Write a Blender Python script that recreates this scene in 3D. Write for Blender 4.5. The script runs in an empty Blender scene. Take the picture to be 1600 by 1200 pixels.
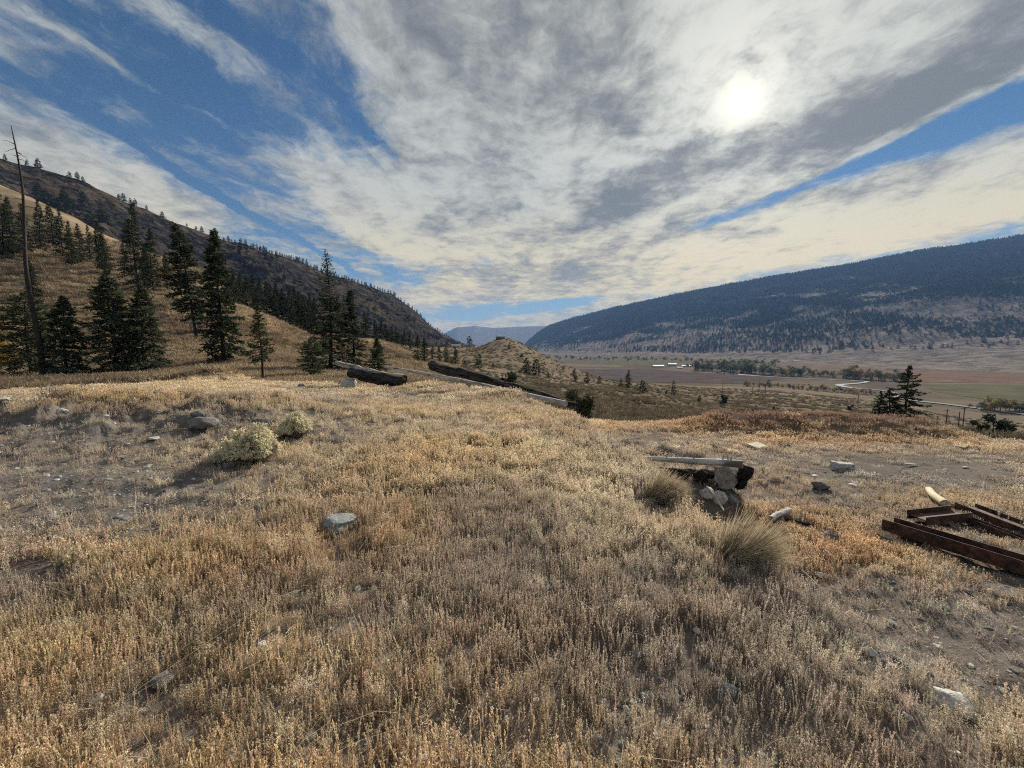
import bpy, math, random
import numpy as np
from math import radians, sin, cos, pi, atan2, sqrt
RNG = np.random.default_rng(11)
random.seed(11)
scene = bpy.context.scene
COL = scene.collection

# ------------------------------------------------------------------ camera
F, CX, CY, HORIZON = 640.0, 800.0, 600.0, 542.0
EYE = 1.6
PITCH = math.atan((CY - HORIZON) / F)
cam = bpy.data.cameras.new('camera')
cam.sensor_width = 36.0
cam.lens = 36.0 * F / 1600.0
cam.clip_start = 0.05
cam.clip_end = 60000
camo = bpy.data.objects.new('camera', cam)
COL.objects.link(camo)
camo.location = (0, 0, EYE)
camo.rotation_euler = (pi / 2 - PITCH, 0, 0)
scene.camera = camo

def ray(px, py):
    a = (px - CX) / F
    b = (CY - py) / F
    return np.array([a, cos(PITCH) + b * sin(PITCH), -sin(PITCH) + b * cos(PITCH)])

def P(px, py, depth):
    d = ray(px, py)
    t = depth / d[1]
    return np.array([d[0] * t, depth, EYE + d[2] * t])

def project(x, y, z):
    zz = z - EYE
    f = y * cos(PITCH) - zz * sin(PITCH)
    u = y * sin(PITCH) + zz * cos(PITCH)
    f = np.where(f < 0.05, 0.05, f)
    return CX + F * x / f, CY - F * u / f

# ------------------------------------------------------------------ sky, sun, exposure
sd = ray(1160, 160)
sd = sd / np.linalg.norm(sd)
SUN_EL = math.asin(sd[2])
SUN_AZ = atan2(sd[0], sd[1])          # clockwise from +Y

world = bpy.data.worlds.new('World')
scene.world = world
world.use_nodes = True
wt = world.node_tree
wt.nodes.clear()

class S:
    """a socket with arithmetic"""
    tree = wt
    def __init__(s, sock): s.k = sock
    @staticmethod
    def m(op, *a, clamp=False):
        n = S.tree.nodes.new('ShaderNodeMath')
        n.operation = op
        n.use_clamp = clamp
        for i, v in enumerate(a):
            if isinstance(v, S): S.tree.links.new(v.k, n.inputs[i])
            else: n.inputs[i].default_value = v
        return S(n.outputs[0])
    def __add__(s, o): return S.m('ADD', s, o)
    __radd__ = __add__
    def __sub__(s, o): return S.m('SUBTRACT', s, o)
    def __rsub__(s, o): return S.m('SUBTRACT', o, s)
    def __mul__(s, o): return S.m('MULTIPLY', s, o)
    __rmul__ = __mul__
    def __truediv__(s, o): return S.m('DIVIDE', s, o)
    def pow(s, e): return S.m('POWER', s, e)
    def exp(s): return S.m('EXPONENT', s)
    def max(s, o): return S.m('MAXIMUM', s, o)
    def step(s, lo, hi, a=0.0, b=1.0):
        n = S.tree.nodes.new('ShaderNodeMapRange')
        n.interpolation_type = 'SMOOTHSTEP'
        S.tree.links.new(s.k, n.inputs[0])
        n.inputs[1].default_value = lo; n.inputs[2].default_value = hi
        n.inputs[3].default_value = a; n.inputs[4].default_value = b
        return S(n.outputs[0])

def vec(x, y, z=0.0):
    n = S.tree.nodes.new('ShaderNodeCombineXYZ')
    for i, v in enumerate((x, y, z)):
        if isinstance(v, S): S.tree.links.new(v.k, n.inputs[i])
        else: n.inputs[i].default_value = v
    return S(n.outputs[0])

def noise(v, scale, detail=6, rough=0.55, dist=0.0):
    n = S.tree.nodes.new('ShaderNodeTexNoise')
    n.noise_dimensions = '3D'
    S.tree.links.new(v.k, n.inputs['Vector'])
    n.inputs['Scale'].default_value = scale
    n.inputs['Detail'].default_value = detail
    n.inputs['Roughness'].default_value = rough
    n.inputs['Distortion'].default_value = dist
    return S(n.outputs['Fac'])

def mixc(fac, a, b, blend='MIX'):
    n = S.tree.nodes.new('ShaderNodeMix')
    n.data_type = 'RGBA'
    n.blend_type = blend
    if isinstance(fac, S): S.tree.links.new(fac.k, n.inputs[0])
    else: n.inputs[0].default_value = fac
    for i, v in ((6, a), (7, b)):
        if isinstance(v, S): S.tree.links.new(v.k, n.inputs[i])
        else: n.inputs[i].default_value = (*v, 1)
    return S(n.outputs[2])

def scalec(c, f):
    n = S.tree.nodes.new('ShaderNodeVectorMath')
    n.operation = 'SCALE'
    if isinstance(c, S): S.tree.links.new(c.k, n.inputs[0])
    else: n.inputs[0].default_value = c
    if isinstance(f, S): S.tree.links.new(f.k, n.inputs['Scale'])
    else: n.inputs['Scale'].default_value = f
    return S(n.outputs[0])

KZ = 0.10          # softens the cloud layer towards the horizon
def UV(px, py):
    d = ray(px, py); d = d / np.linalg.norm(d)
    return np.array([d[0], d[1]]) / (d[2] + KZ)

def build_world():
    S.tree = wt
    tc = wt.nodes.new('ShaderNodeTexCoord')
    sep = wt.nodes.new('ShaderNodeSeparateXYZ')
    wt.links.new(tc.outputs['Generated'], sep.inputs[0])
    x, y, z = (S(o) for o in sep.outputs)
    sky = wt.nodes.new('ShaderNodeTexSky')
    sky.sky_type = 'NISHITA'
    sky.sun_disc = False
    sky.sun_elevation = SUN_EL
    sky.sun_rotation = SUN_AZ
    sky.altitude = 600
    sky.air_density = 1.0
    sky.dust_density = 0.05
    sky.ozone_density = 2.5
    den = z.max(0.0) + KZ
    u = x / den
    v = y / den
    # drifting distortion of the layer
    w1 = noise(vec(u * 1.0, v * 0.6, 3.1), 1.1, 2) - 0.5
    w2 = noise(vec(u * 1.0, v * 0.6, 9.7), 1.1, 2) - 0.5
    w3 = noise(vec(u * 1.6, v * 0.9, 1.7), 4.0, 4, 0.62) - 0.5
    w4 = noise(vec(u * 1.6, v * 0.9, 5.7), 4.0, 4, 0.62) - 0.5
    uu = u + w1 * 0.30 + w3 * 0.15
    vv = v + w2 * 0.40 + w4 * 0.22
    def blob(c, a, b, sharp=1.0):
        """soft ellipse in the cloud layer; centre, end of one axis, end of the other (as seen points)"""
        c0, a0, b0 = UV(*c), UV(*a), UV(*b)
        M = np.linalg.inv(np.column_stack([a0 - c0, b0 - c0]))
        du = uu - float(c0[0]); dv = vv - float(c0[1])
        p = du * float(M[0, 0]) + dv * float(M[0, 1])
        q = du * float(M[1, 0]) + dv * float(M[1, 1])
        r2 = p * p + q * q
        return (r2.pow(sharp) * -1.0).exp() if sharp != 1.0 else (r2 * -1.0).exp()
    big = noise(vec(u * 1.0, v * 0.55, 0.3), 1.6, 7, 0.62, 0.35)
    fine = noise(vec(uu * 1.0, vv * 0.8, 7.3), 6.0, 7, 0.68, 0.15)
    cov = big * 0.9 + fine * 1.15 - 0.80
    feats = [
        # open blue, upper left
        ((480, 150), (640, 250), (330, 190), -0.30, 1.6),
        ((330, 200), (180, 140), (430, 300), -0.10, 1.3),
        ((420, 350), (310, 290), (560, 440), -0.50, 1.5),
        ((610, 215), (560, 150), (650, 250), -0.25, 1.5),
        ((640, 440), (560, 410), (700, 480), -0.18, 1.4),
        # wisps over the blue
        ((170, 90), (30, 20), (290, 160), 0.24, 1.3),
        ((340, 70), (230, 10), (450, 170), 0.30, 1.3),
        # bank on the left above the ridge
        ((120, 300), (330, 385), (170, 252), 0.60, 1.7),
        # main deck
        ((900, 150), (560, 60), (830, 420), 0.62, 2.2),
        ((610, 340), (470, 320), (640, 410), 0.55, 1.6),
        ((1000, 330), (700, 380), (1060, 200), 0.50, 1.6),
        # long lens cloud, right
        ((1400, 145), (1180, 268), (1455, 196), 0.80, 1.4),
        ((1500, 20), (1300, 60), (1600, 60), 0.55, 1.5),
        ((1300, 210), (1180, 290), (1330, 240), 0.40, 1.5),
        # blue slit below it
        ((1370, 245), (1065, 360), (1384, 263), -0.70, 1.5),
        ((1590, 150), (1420, 215), (1610, 178), -0.70, 1.5),
        # veil above the right mountain
        ((1350, 350), (1000, 440), (1330, 300), 0.70, 1.6),
        ((1500, 300), (1200, 380), (1500, 260), 0.30, 1.5),
        ((860, 479), (780, 490), (862, 470), -0.55, 1.6),
        ((960, 414), (905, 417), (960, 407), -0.60, 1.6),
        ((740, 490), (700, 500), (742, 478), -0.30, 1.6),
        ((860, 440), (640, 470), (870, 400), 0.75, 1.7),
        ((860, 506), (640, 514), (862, 494), 0.45, 1.6),
        ((960, 470), (860, 490), (965, 455), 0.35, 1.6),
    ]
    for c, a, b, amp, sh in feats:
        cov = cov + blob(c, a, b, sh) * amp
    alpha = cov.step(0.02, 0.55)
    # how thick the cloud is: thick cloud looks grey from below
    un = u + w1 * 0.25 + w3 * 0.08
    vn = v + w2 * 0.3 + w4 * 0.12
    tn = noise(vec(un * 1.1, vn * 0.7, 15.0), 2.6, 5, 0.58, 0.1)
    tf = noise(vec(un * 1.0, vn * 0.95, 11.0), 8.0, 6, 0.64, 0.0)
    thick = tn * 1.55 + tf * 1.25 - 1.10
    for c, a, b, amp, sh in [
        ((1410, 145), (1205, 255), (1445, 170), 0.56, 1.2),
        ((900, 90), (640, 40), (950, 200), 0.24, 1.3),
        ((1010, 300), (900, 340), (1080, 220), 0.36, 1.3),
        ((900, 430), (760, 440), (910, 400), 0.20, 1.3),
        ((1180, 165), (1100, 175), (1190, 130), -0.50, 1.0),
        ((1230, 40), (1130, 130), (1330, 60), -0.25, 1.0),
        ((600, 340), (480, 320), (640, 410), -0.25, 1.3),
        ((1380, 370), (1000, 450), (1330, 320), -0.35, 1.3)]:
        thick = thick + blob(c, a, b, sh) * amp
    thick = thick.step(-0.05, 0.80)
    c = x * float(sd[0]) + y * float(sd[1]) + z * float(sd[2])
    c = c.max(0.0)
    glow = c.pow(5.0) * 0.07 + c.pow(30.0) * 0.08 + c.pow(150.0) * 0.06
    core = (c.pow(250.0) * 0.07 + c.pow(1000.0) * 0.16 + c.pow(3500.0) * 0.12) * thick.step(0.0, 0.8, 1.0, 0.2)
    lit = mixc(z.step(0.04, 0.38), (0.64, 0.495, 0.235), (0.335, 0.345, 0.322))
    grey = mixc(z.step(0.02, 0.32), (0.24, 0.215, 0.165), (0.105, 0.112, 0.120))
    body = mixc(thick, lit, grey)
    gl = scalec((1.0, 0.93, 0.72), glow * thick.step(0.0, 1.0, 1.0, 0.30) + core)
    n = wt.nodes.new('ShaderNodeVectorMath'); n.operation = 'ADD'
    wt.links.new(body.k, n.inputs[0]); wt.links.new(gl.k, n.inputs[1])
    cloud = scalec(S(n.outputs[0]), 10.0)
    hs = wt.nodes.new('ShaderNodeHueSaturation'); hs.inputs['Saturation'].default_value = 1.22; hs.inputs['Value'].default_value = 0.38
    wt.links.new(sky.outputs[0], hs.inputs['Color'])
    skyc = S(hs.outputs[0])
    full = mixc(alpha, skyc, cloud)
    bg = wt.nodes.new('ShaderNodeBackground')
    bg.inputs['Strength'].default_value = 0.1
    wt.links.new(full.k, bg.inputs['Color'])
    out = wt.nodes.new('ShaderNodeOutputWorld')
    wt.links.new(bg.outputs[0], out.inputs['Surface'])
build_world()
world.cycles.sampling_method = 'MANUAL'
world.cycles.sample_map_resolution = 1024

sun = bpy.data.lights.new('sun', 'SUN')
sun.energy = 4.5
sun.angle = radians(2.5)
sun.color = (1.0, 0.93, 0.80)
suno = bpy.data.objects.new('sun', sun)
COL.objects.link(suno)
suno.rotation_euler = (pi / 2 - SUN_EL, 0, pi - SUN_AZ)

vs = scene.view_settings
scene.display_settings.display_device = 'sRGB'
vs.view_transform = 'Standard'
vs.look = 'None'
vs.exposure = 0.75
vs.gamma = 1.0
vs.use_curve_mapping = False
scene.cycles.use_denoising = False
scene.cycles.pixel_filter_type = 'BLACKMAN_HARRIS'
scene.cycles.filter_width = 1.1
scene.cycles.use_adaptive_sampling = True
scene.cycles.adaptive_threshold = 0.025
scene.cycles.max_bounces = 5
scene.cycles.diffuse_bounces = 2
scene.cycles.transparent_max_bounces = 8
scene.cycles.volume_bounces = 0

# ------------------------------------------------------------------ helpers
PERM = np.random.default_rng(5).random((256, 256))
def vnoise(x, y):
    xi = np.floor(x).astype(int); yi = np.floor(y).astype(int)
    fx = x - xi; fy = y - yi
    fx = fx * fx * fx * (fx * (fx * 6 - 15) + 10); fy = fy * fy * fy * (fy * (fy * 6 - 15) + 10)
    a = PERM[xi & 255, yi & 255]; b = PERM[(xi + 1) & 255, yi & 255]
    c = PERM[xi & 255, (yi + 1) & 255]; d = PERM[(xi + 1) & 255, (yi + 1) & 255]
    return (a * (1 - fx) + b * fx) * (1 - fy) + (c * (1 - fx) + d * fx) * fy - 0.5
def fbm(x, y, o=4, gain=0.5):
    s = 0; a = 1.0; x = np.asarray(x, float); y = np.asarray(y, float)
    for i in range(o):
        s = s + a * vnoise(x + 17.3 * i, y - 9.1 * i)
        x, y = (x * 0.8 - y * 0.6) * 2.03, (x * 0.6 + y * 0.8) * 2.03
        a *= gain
    return s
def ridged(x, y, o=5):
    s = 0; a = 1.0
    for i in range(o):
        s = s + a * (0.5 - np.abs(vnoise(x + 31.7 * i, y + 4.1 * i)) * 2)
        x, y = (x * 0.8 - y * 0.6) * 2.1, (x * 0.6 + y * 0.8) * 2.1
        a *= 0.5
    return s
def sst(e0, e1, x):
    t = np.clip((x - e0) / (e1 - e0), 0, 1)
    return t * t * (3 - 2 * t)

def tag(o, label=None, cat=None, group=None, kind=None):
    if label: o['label'] = label
    if cat: o['category'] = cat
    if group: o['group'] = group
    if kind: o['kind'] = kind
    return o
def mesh(name, v, f, mat, smooth=False, attrs=None):
    me = bpy.data.meshes.new(name)
    v = np.asarray(v, dtype=np.float32).reshape(-1, 3)
    if isinstance(f, np.ndarray):
        n, k = f.shape
        me.vertices.add(len(v)); me.vertices.foreach_set('co', v.ravel())
        me.loops.add(n * k); me.loops.foreach_set('vertex_index', f.astype(np.int32).ravel())
        me.polygons.add(n); me.polygons.foreach_set('loop_start', np.arange(0, n * k, k, dtype=np.int32))
        me.update(calc_edges=True)
    else:
        me.from_pydata([tuple(p) for p in v], [], f)
        me.update()
    if mat is not None: me.materials.append(mat)
    if smooth: me.polygons.foreach_set('use_smooth', np.ones(len(me.polygons), dtype=bool))
    for nm, (typ, arr) in (attrs or {}).items():
        a = me.attributes.new(nm, typ, 'POINT')
        a.data.foreach_set('color' if 'COLOR' in typ else ('vector' if 'VECTOR' in typ else 'value'), np.asarray(arr, dtype=np.float32 if typ != 'INT' else np.int32).ravel())
    return me
def obj(name, me, parent=None, loc=None, rot=None, scl=None):
    o = bpy.data.objects.new(name, me)
    COL.objects.link(o)
    if parent is not None: o.parent = parent
    if loc is not None: o.location = [float(c) for c in loc]
    if rot is not None: o.rotation_euler = rot
    if scl is not None: o.scale = scl if hasattr(scl, '__len__') else (scl,) * 3
    return o
def thing(name, loc, label, cat, group=None, rot=None, scl=None):
    return tag(obj(name, None, None, loc, rot, scl), label, cat, group)
def rgba(c): return np.concatenate([c, np.ones((len(c), 1))], 1)

# ------------------------------------------------------------------ materials
def material(name):
    m = bpy.data.materials.new(name); m.use_nodes = True
    t = m.node_tree; t.nodes.clear(); S.tree = t
    return m, t
def finish(t, shader):
    o = t.nodes.new('ShaderNodeOutputMaterial'); t.links.new(shader, o.inputs['Surface'])
def principled(t, col, rough=0.85, spec=0.25, bump=None, bstr=0.4, bdist=0.02, metal=0.0):
    b = t.nodes.new('ShaderNodeBsdfPrincipled')
    if isinstance(col, S): t.links.new(col.k, b.inputs['Base Color'])
    else: b.inputs['Base Color'].default_value = (*col, 1)
    b.inputs['Roughness'].default_value = rough
    b.inputs['Specular IOR Level'].default_value = spec
    b.inputs['Metallic'].default_value = metal
    if bump is not None:
        n = t.nodes.new('ShaderNodeBump'); n.inputs['Strength'].default_value = bstr
        n.inputs['Distance'].default_value = bdist
        t.links.new(bump.k, n.inputs['Height']); t.links.new(n.outputs[0], b.inputs['Normal'])
    return b.outputs[0]
def coord(t, kind='Object'):
    n = t.nodes.new('ShaderNodeTexCoord'); return S(n.outputs[kind])
def geopos(t):
    n = t.nodes.new('ShaderNodeNewGeometry'); return S(n.outputs['Position'])
def attr(t, name, typ='GEOMETRY', out='Color'):
    n = t.nodes.new('ShaderNodeAttribute'); n.attribute_type = typ; n.attribute_name = name
    return S(n.outputs[out])
def objrand(t):
    n = t.nodes.new('ShaderNodeObjectInfo'); return S(n.outputs['Random'])

def two_tone(name, c1, c2, scale, rough=0.85, spec=0.2, detail=6, lo=0.35, hi=0.65, bstr=0.5, bdist=0.02, stretch=None, c3=None, metal=0.0):
    m, t = material(name)
    p = coord(t)
    if stretch:
        n = t.nodes.new('ShaderNodeVectorMath'); n.operation = 'MULTIPLY'
        t.links.new(p.k, n.inputs[0]); n.inputs[1].default_value = stretch; p = S(n.outputs[0])
    a = noise(p, scale, detail, 0.62)
    col = mixc(a.step(lo, hi), c1, c2)
    if c3 is not None:
        b = noise(p, scale * 0.37, 4, 0.6, 0.4)
        col = mixc(b.step(0.52, 0.66), col, c3)
    finish(t, principled(t, col, rough, spec, a, bstr, bdist, metal))
    return m

def leafy(name, translucency=0.3, per_instance=True):
    """thin plant matter; tint given per instance, shade per stem"""
    m, t = material(name)
    c = attr(t, 'shade')
    if per_instance: c = mixc(1.0, attr(t, 'tint', 'INSTANCER'), c, 'MULTIPLY')
    d = t.nodes.new('ShaderNodeBsdfDiffuse'); t.links.new(c.k, d.inputs['Color'])
    tr = t.nodes.new('ShaderNodeBsdfTranslucent'); t.links.new(c.k, tr.inputs['Color'])
    mx = t.nodes.new('ShaderNodeMixShader'); mx.inputs[0].default_value = translucency
    t.links.new(d.outputs[0], mx.inputs[1]); t.links.new(tr.outputs[0], mx.inputs[2])
    finish(t, mx.outputs[0])
    return m

M = {}
M['grass'] = leafy('dry_grass', 0.38)
M['shrub'] = leafy('shrub_stems', 0.3, False)
M['needles'] = None
def needle_mat(name, dark, light, tr=0.15):
    m, t = material(name)
    r = objrand(t)
    c = mixc(1.0, mixc(r, dark, light), attr(t, 'shade'), 'MULTIPLY')
    d = t.nodes.new('ShaderNodeBsdfDiffuse'); t.links.new(c.k, d.inputs['Color'])
    q = t.nodes.new('ShaderNodeBsdfTranslucent'); t.links.new(c.k, q.inputs['Color'])
    mx = t.nodes.new('ShaderNodeMixShader'); mx.inputs[0].default_value = tr
    t.links.new(d.outputs[0], mx.inputs[1]); t.links.new(q.outputs[0], mx.inputs[2])
    finish(t, mx.outputs[0]); return m
M['needles'] = needle_mat('fir_needles', (0.052, 0.064, 0.038), (0.074, 0.086, 0.050))
M['far_needles'] = needle_mat('far_needles', (0.016, 0.021, 0.015), (0.022, 0.028, 0.019), 0.1)
M['pine'] = needle_mat('pine_needles', (0.082, 0.100, 0.062), (0.105, 0.120, 0.072), 0.2)
M['bark'] = two_tone('bark', (0.022, 0.018, 0.015), (0.065, 0.052, 0.042), 6, bstr=0.8, stretch=(4, 4, 0.6))
M['char'] = two_tone('charred_wood', (0.008, 0.008, 0.008), (0.055, 0.050, 0.045), 7, rough=0.95, spec=0.08, bstr=1.0, bdist=0.04, stretch=(0.35, 2.5, 2.5), c3=(0.11, 0.095, 0.08))
M['grey_wood'] = two_tone('weathered_wood', (0.16, 0.145, 0.125), (0.50, 0.47, 0.42), 7, bstr=0.5, stretch=(0.35, 3, 3), c3=(0.10, 0.085, 0.07))
M['pale_log'] = two_tone('bleached_log', (0.30, 0.28, 0.25), (0.60, 0.575, 0.53), 8, bstr=0.4, stretch=(0.3, 2.2, 2.2), c3=(0.15, 0.125, 0.10))
M['cut_end'] = two_tone('sawn_log_end', (0.20, 0.18, 0.155), (0.36, 0.325, 0.285), 14, bstr=0.4, c3=(0.13, 0.11, 0.09))
M['fresh_wood'] = two_tone('pale_timber', (0.52, 0.43, 0.27), (0.68, 0.59, 0.42), 9, bstr=0.2, stretch=(0.2, 2, 2))
M['rust'] = two_tone('rusty_steel', (0.030, 0.020, 0.016), (0.11, 0.052, 0.032), 11, rough=0.75, spec=0.35, bstr=0.3, bdist=0.005, c3=(0.17, 0.085, 0.055))
M['rock_grey'] = two_tone('grey_rock', (0.17, 0.185, 0.19), (0.34, 0.355, 0.355), 9, bstr=0.5, c3=(0.24, 0.21, 0.17))
M['rock_pale'] = two_tone('pale_rock', (0.42, 0.40, 0.36), (0.66, 0.63, 0.57), 8, bstr=0.4, c3=(0.30, 0.265, 0.21))
M['rock_dark'] = two_tone('dark_rock', (0.10, 0.092, 0.082), (0.24, 0.22, 0.195), 9, bstr=0.6)
M['card'] = two_tone('weathered_board', (0.50, 0.43, 0.31), (0.66, 0.58, 0.44), 6, bstr=0.1)
M['concrete'] = two_tone('concrete', (0.40, 0.385, 0.35), (0.60, 0.58, 0.53), 12, bstr=0.3, c3=(0.24, 0.23, 0.21))
M['pole'] = two_tone('pole_wood', (0.03, 0.026, 0.022), (0.075, 0.062, 0.05), 5)
M['white_paint'] = two_tone('white_siding', (0.384, 0.384, 0.372), (0.484, 0.484, 0.471), 0.6)
M['roof_pale'] = two_tone('pale_metal_roof', (0.300, 0.312, 0.324), (0.396, 0.408, 0.420), 0.4, rough=0.5)
M['roof_dark'] = two_tone('dark_roof', (0.05, 0.045, 0.042), (0.09, 0.08, 0.075), 0.6)
M['glass'] = two_tone('window_glass', (0.03, 0.035, 0.04), (0.05, 0.055, 0.06), 1.0, rough=0.15, spec=0.5)

# ------------------------------------------------------------------ shape of the land
PAD = lambda y: -0.95 - 0.05 * y - 0.034 * np.maximum(y - 8, 0)
EDGE = np.array([(2.6, -30), (2.35, -3), (2.0, 1.7), (1.95, 4), (1.72, 6.4), (1.6, 7.6), (1.4, 9.3), (1.25, 10.6), (0.4, 13.2), (-1.2, 16.2), (-5, 18.6), (-9, 20.5),
                 (-14, 23), (-20, 27), (-27, 31), (-40, 34), (-70, 36), (-150, 30)], float)
def seg_dist(x, y, pts):
    best = np.full(np.shape(x), 1e9); sgn = np.ones(np.shape(x))
    for (x0, y0), (x1, y1) in zip(pts[:-1], pts[1:]):
        dx, dy = x1 - x0, y1 - y0
        t = np.clip(((x - x0) * dx + (y - y0) * dy) / (dx * dx + dy * dy), 0, 1)
        d = np.hypot(x - x0 - t * dx, y - y0 - t * dy)
        s = np.where(dx * (y - y0) - dy * (x - x0) > 0, 1.0, -1.0)
        c = d < best - 1e-9
        best = np.where(c, d, best); sgn = np.where(c, s, sgn)
    return best, sgn

COLS = {
 -150: [(585,38),(555,47),(480,75),(380,115),(290,160),(230,210),(245,280),(300,480),(420,800)],
 0: [(580,38),(560,47),(500,72),(430,105),(350,150),(290,195),(302,260),(350,480),(450,800)],
 100: [(578,38),(560,48),(500,75),(430,110),(370,150),(333,185),(350,240),(400,480),(480,800)],
 200: [(580,40),(560,50),(520,68),(460,100),(410,135),(384,165),(398,220),(430,480),(500,800)],
 300: [(584,38),(565,48),(520,68),(470,95),(437,125),(424,145),(432,190),(455,480),(520,800)],
 375: [(590,36),(572,45),(530,65),(486,95),(497,125),(470,185),(480,300),(490,480),(530,800)],
 430: [(596,34),(578,45),(545,65),(506,95),(518,125),(494,190),(500,300),(510,480),(540,800)],
 480: [(600,32),(582,45),(555,65),(530,92),(540,120),(516,190),(520,300),(525,480),(548,800)],
 540: [(606,30),(588,45),(565,65),(540,100),(535,130),(528,180),(530,300),(535,480),(555,800)],
 600: [(612,29),(592,45),(567,75),(537,120),(547,160),(538,260),(535,420),(545,560),(565,800)],
 660: [(618,28),(602,45),(580,75),(563,115),(572,145),(560,220),(550,330),(543,480),(555,650),(570,800)],
 730: [(625,27),(607,45),(590,80),(578,130),(566,200),(555,280),(549,360),(544,450),(556,560),(575,800)],
 790: [(632,26),(615,45),(601,80),(589,130),(578,190),(560,260),(541,310),(528.5,350),(547,430),(582,560),(595,800)],
 850: [(648,24),(626,48),(610,90),(599,150),(588,210),(572,270),(555,330),(577,430),(600,560),(595,800)],
 900: [(668,26),(642,48),(624,85),(607,150),(598,230),(587,290),(577,330),(590,430),(604,600),(595,800)],
 950: [(672,30),(646,55),(621,95),(606,140),(606,220),(600,300),(594,380),(600,520),(602,640),(596,800)],
 1000: [(675,32),(648,60),(626,90),(608,125),(613,155),(607,230),(602,330),(600,480),(600,650),(596,800)],
 1100: [(682,34),(657,60),(641,95),(631,140),(622,200),(612,330),(606,480),(603,650),(597,800)],
 1200: [(690,34),(655,75),(640,115),(629,180),(619,270),(612,400),(606,600),(597,800)],
 1300: [(695,34),(661,75),(648,115),(637,180),(629,260),(622,360),(614,540),(597,800)],
 1420: [(700,34),(667,62),(658,95),(652,150),(646,220),(640,310),(631,440),(616,560),(597,800)],
 1500: [(712,25),(697,50),(692,95),(686,170),(668,260),(650,370),(622,540),(597,800)],
 1600: [(716,25),(703,50),(698,95),(690,170),(670,270),(652,365),(622,540),(597,800)],
 1800: [(725,25),(710,50),(702,95),(692,170),(672,270),(652,365),(622,540),(597,800)],
}
pts = []
for px, lst in COLS.items():
    for py, d in lst:
        p = P(px, py, d); pts.append(p)
for px in (930, 1050, 1180, 1320, 1460, 1600, 1800):
    for d in (7, 10, 14, 18, 22):
        if px >= 1450 and d > 16: continue
        x = (px - CX) / F * d
        pts.append((x, d, PAD(d)))
pts = np.array(pts)
KT = 2.2
def polar(x, y): return np.arctan2(x, y), np.log(np.maximum(np.hypot(x, y), 0.5))
th, lr = polar(pts[:, 0], pts[:, 1])
sv = (pts[:, 2] - EYE) / np.exp(lr)
def kern(d2): return -np.sqrt(d2 + 0.006)
A = np.column_stack([th * KT, lr])
K = kern(((A[:, None] - A[None]) ** 2).sum(-1)) - 1e-4 * np.eye(len(A))
Q = np.column_stack([np.ones(len(A)), A])
KK = np.block([[K, Q], [Q.T, np.zeros((3, 3))]])
wts = np.linalg.solve(KK, np.concatenate([sv, np.zeros(3)]))
GT = np.linspace(-1.05, 1.05, 331); GL = np.linspace(math.log(4), math.log(830), 260)
gt, gl = np.meshgrid(GT, GL, indexing='ij')
B = np.column_stack([gt.ravel() * KT, gl.ravel()])
GS = np.zeros(len(B))
for i in range(0, len(B), 20000):
    b = B[i:i + 20000]
    GS[i:i + 20000] = kern(((b[:, None] - A[None]) ** 2).sum(-1)) @ wts[:-3] + np.column_stack([np.ones(len(b)), b]) @ wts[-3:]
GS = GS.reshape(gt.shape)
def s_of(t, l):
    a = np.clip((t - GT[0]) / (GT[1] - GT[0]), 0, len(GT) - 1.001); b = np.clip((l - GL[0]) / (GL[1] - GL[0]), 0, len(GL) - 1.001)
    i = a.astype(int); j = b.astype(int); a = a - i; b = b - j
    return (GS[i, j] * (1 - a) + GS[i + 1, j] * a) * (1 - b) + (GS[i, j + 1] * (1 - a) + GS[i + 1, j + 1] * a) * b
def outer(x, y):
    t, l = polar(x, y)
    s = s_of(np.clip(t, -1.05, 1.05), l)
    back = sst(1.05, 2.6, np.abs(t))
    s = s * (1 - back) + (-0.03) * back
    z = EYE + s * np.exp(l)
    near = sst(14, 9, np.hypot(x, y)) * sst(-1, 1.5, x)
    return z * (1 - near) + PAD(np.maximum(y, -6)) * near
def ridge_bump(x, y, line, h, sig):
    d, _ = seg_dist(x, y, np.array(line, float))
    return h * np.exp(-(d / sig) ** 2)
BERM = [(9.6, 18.2), (12, 17.3), (14, 16.8), (16.5, 16.6)]
WIND = [(4.2, 15), (4.6, 13), (5.75, 9.4), (6.2, 7.4)]
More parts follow.
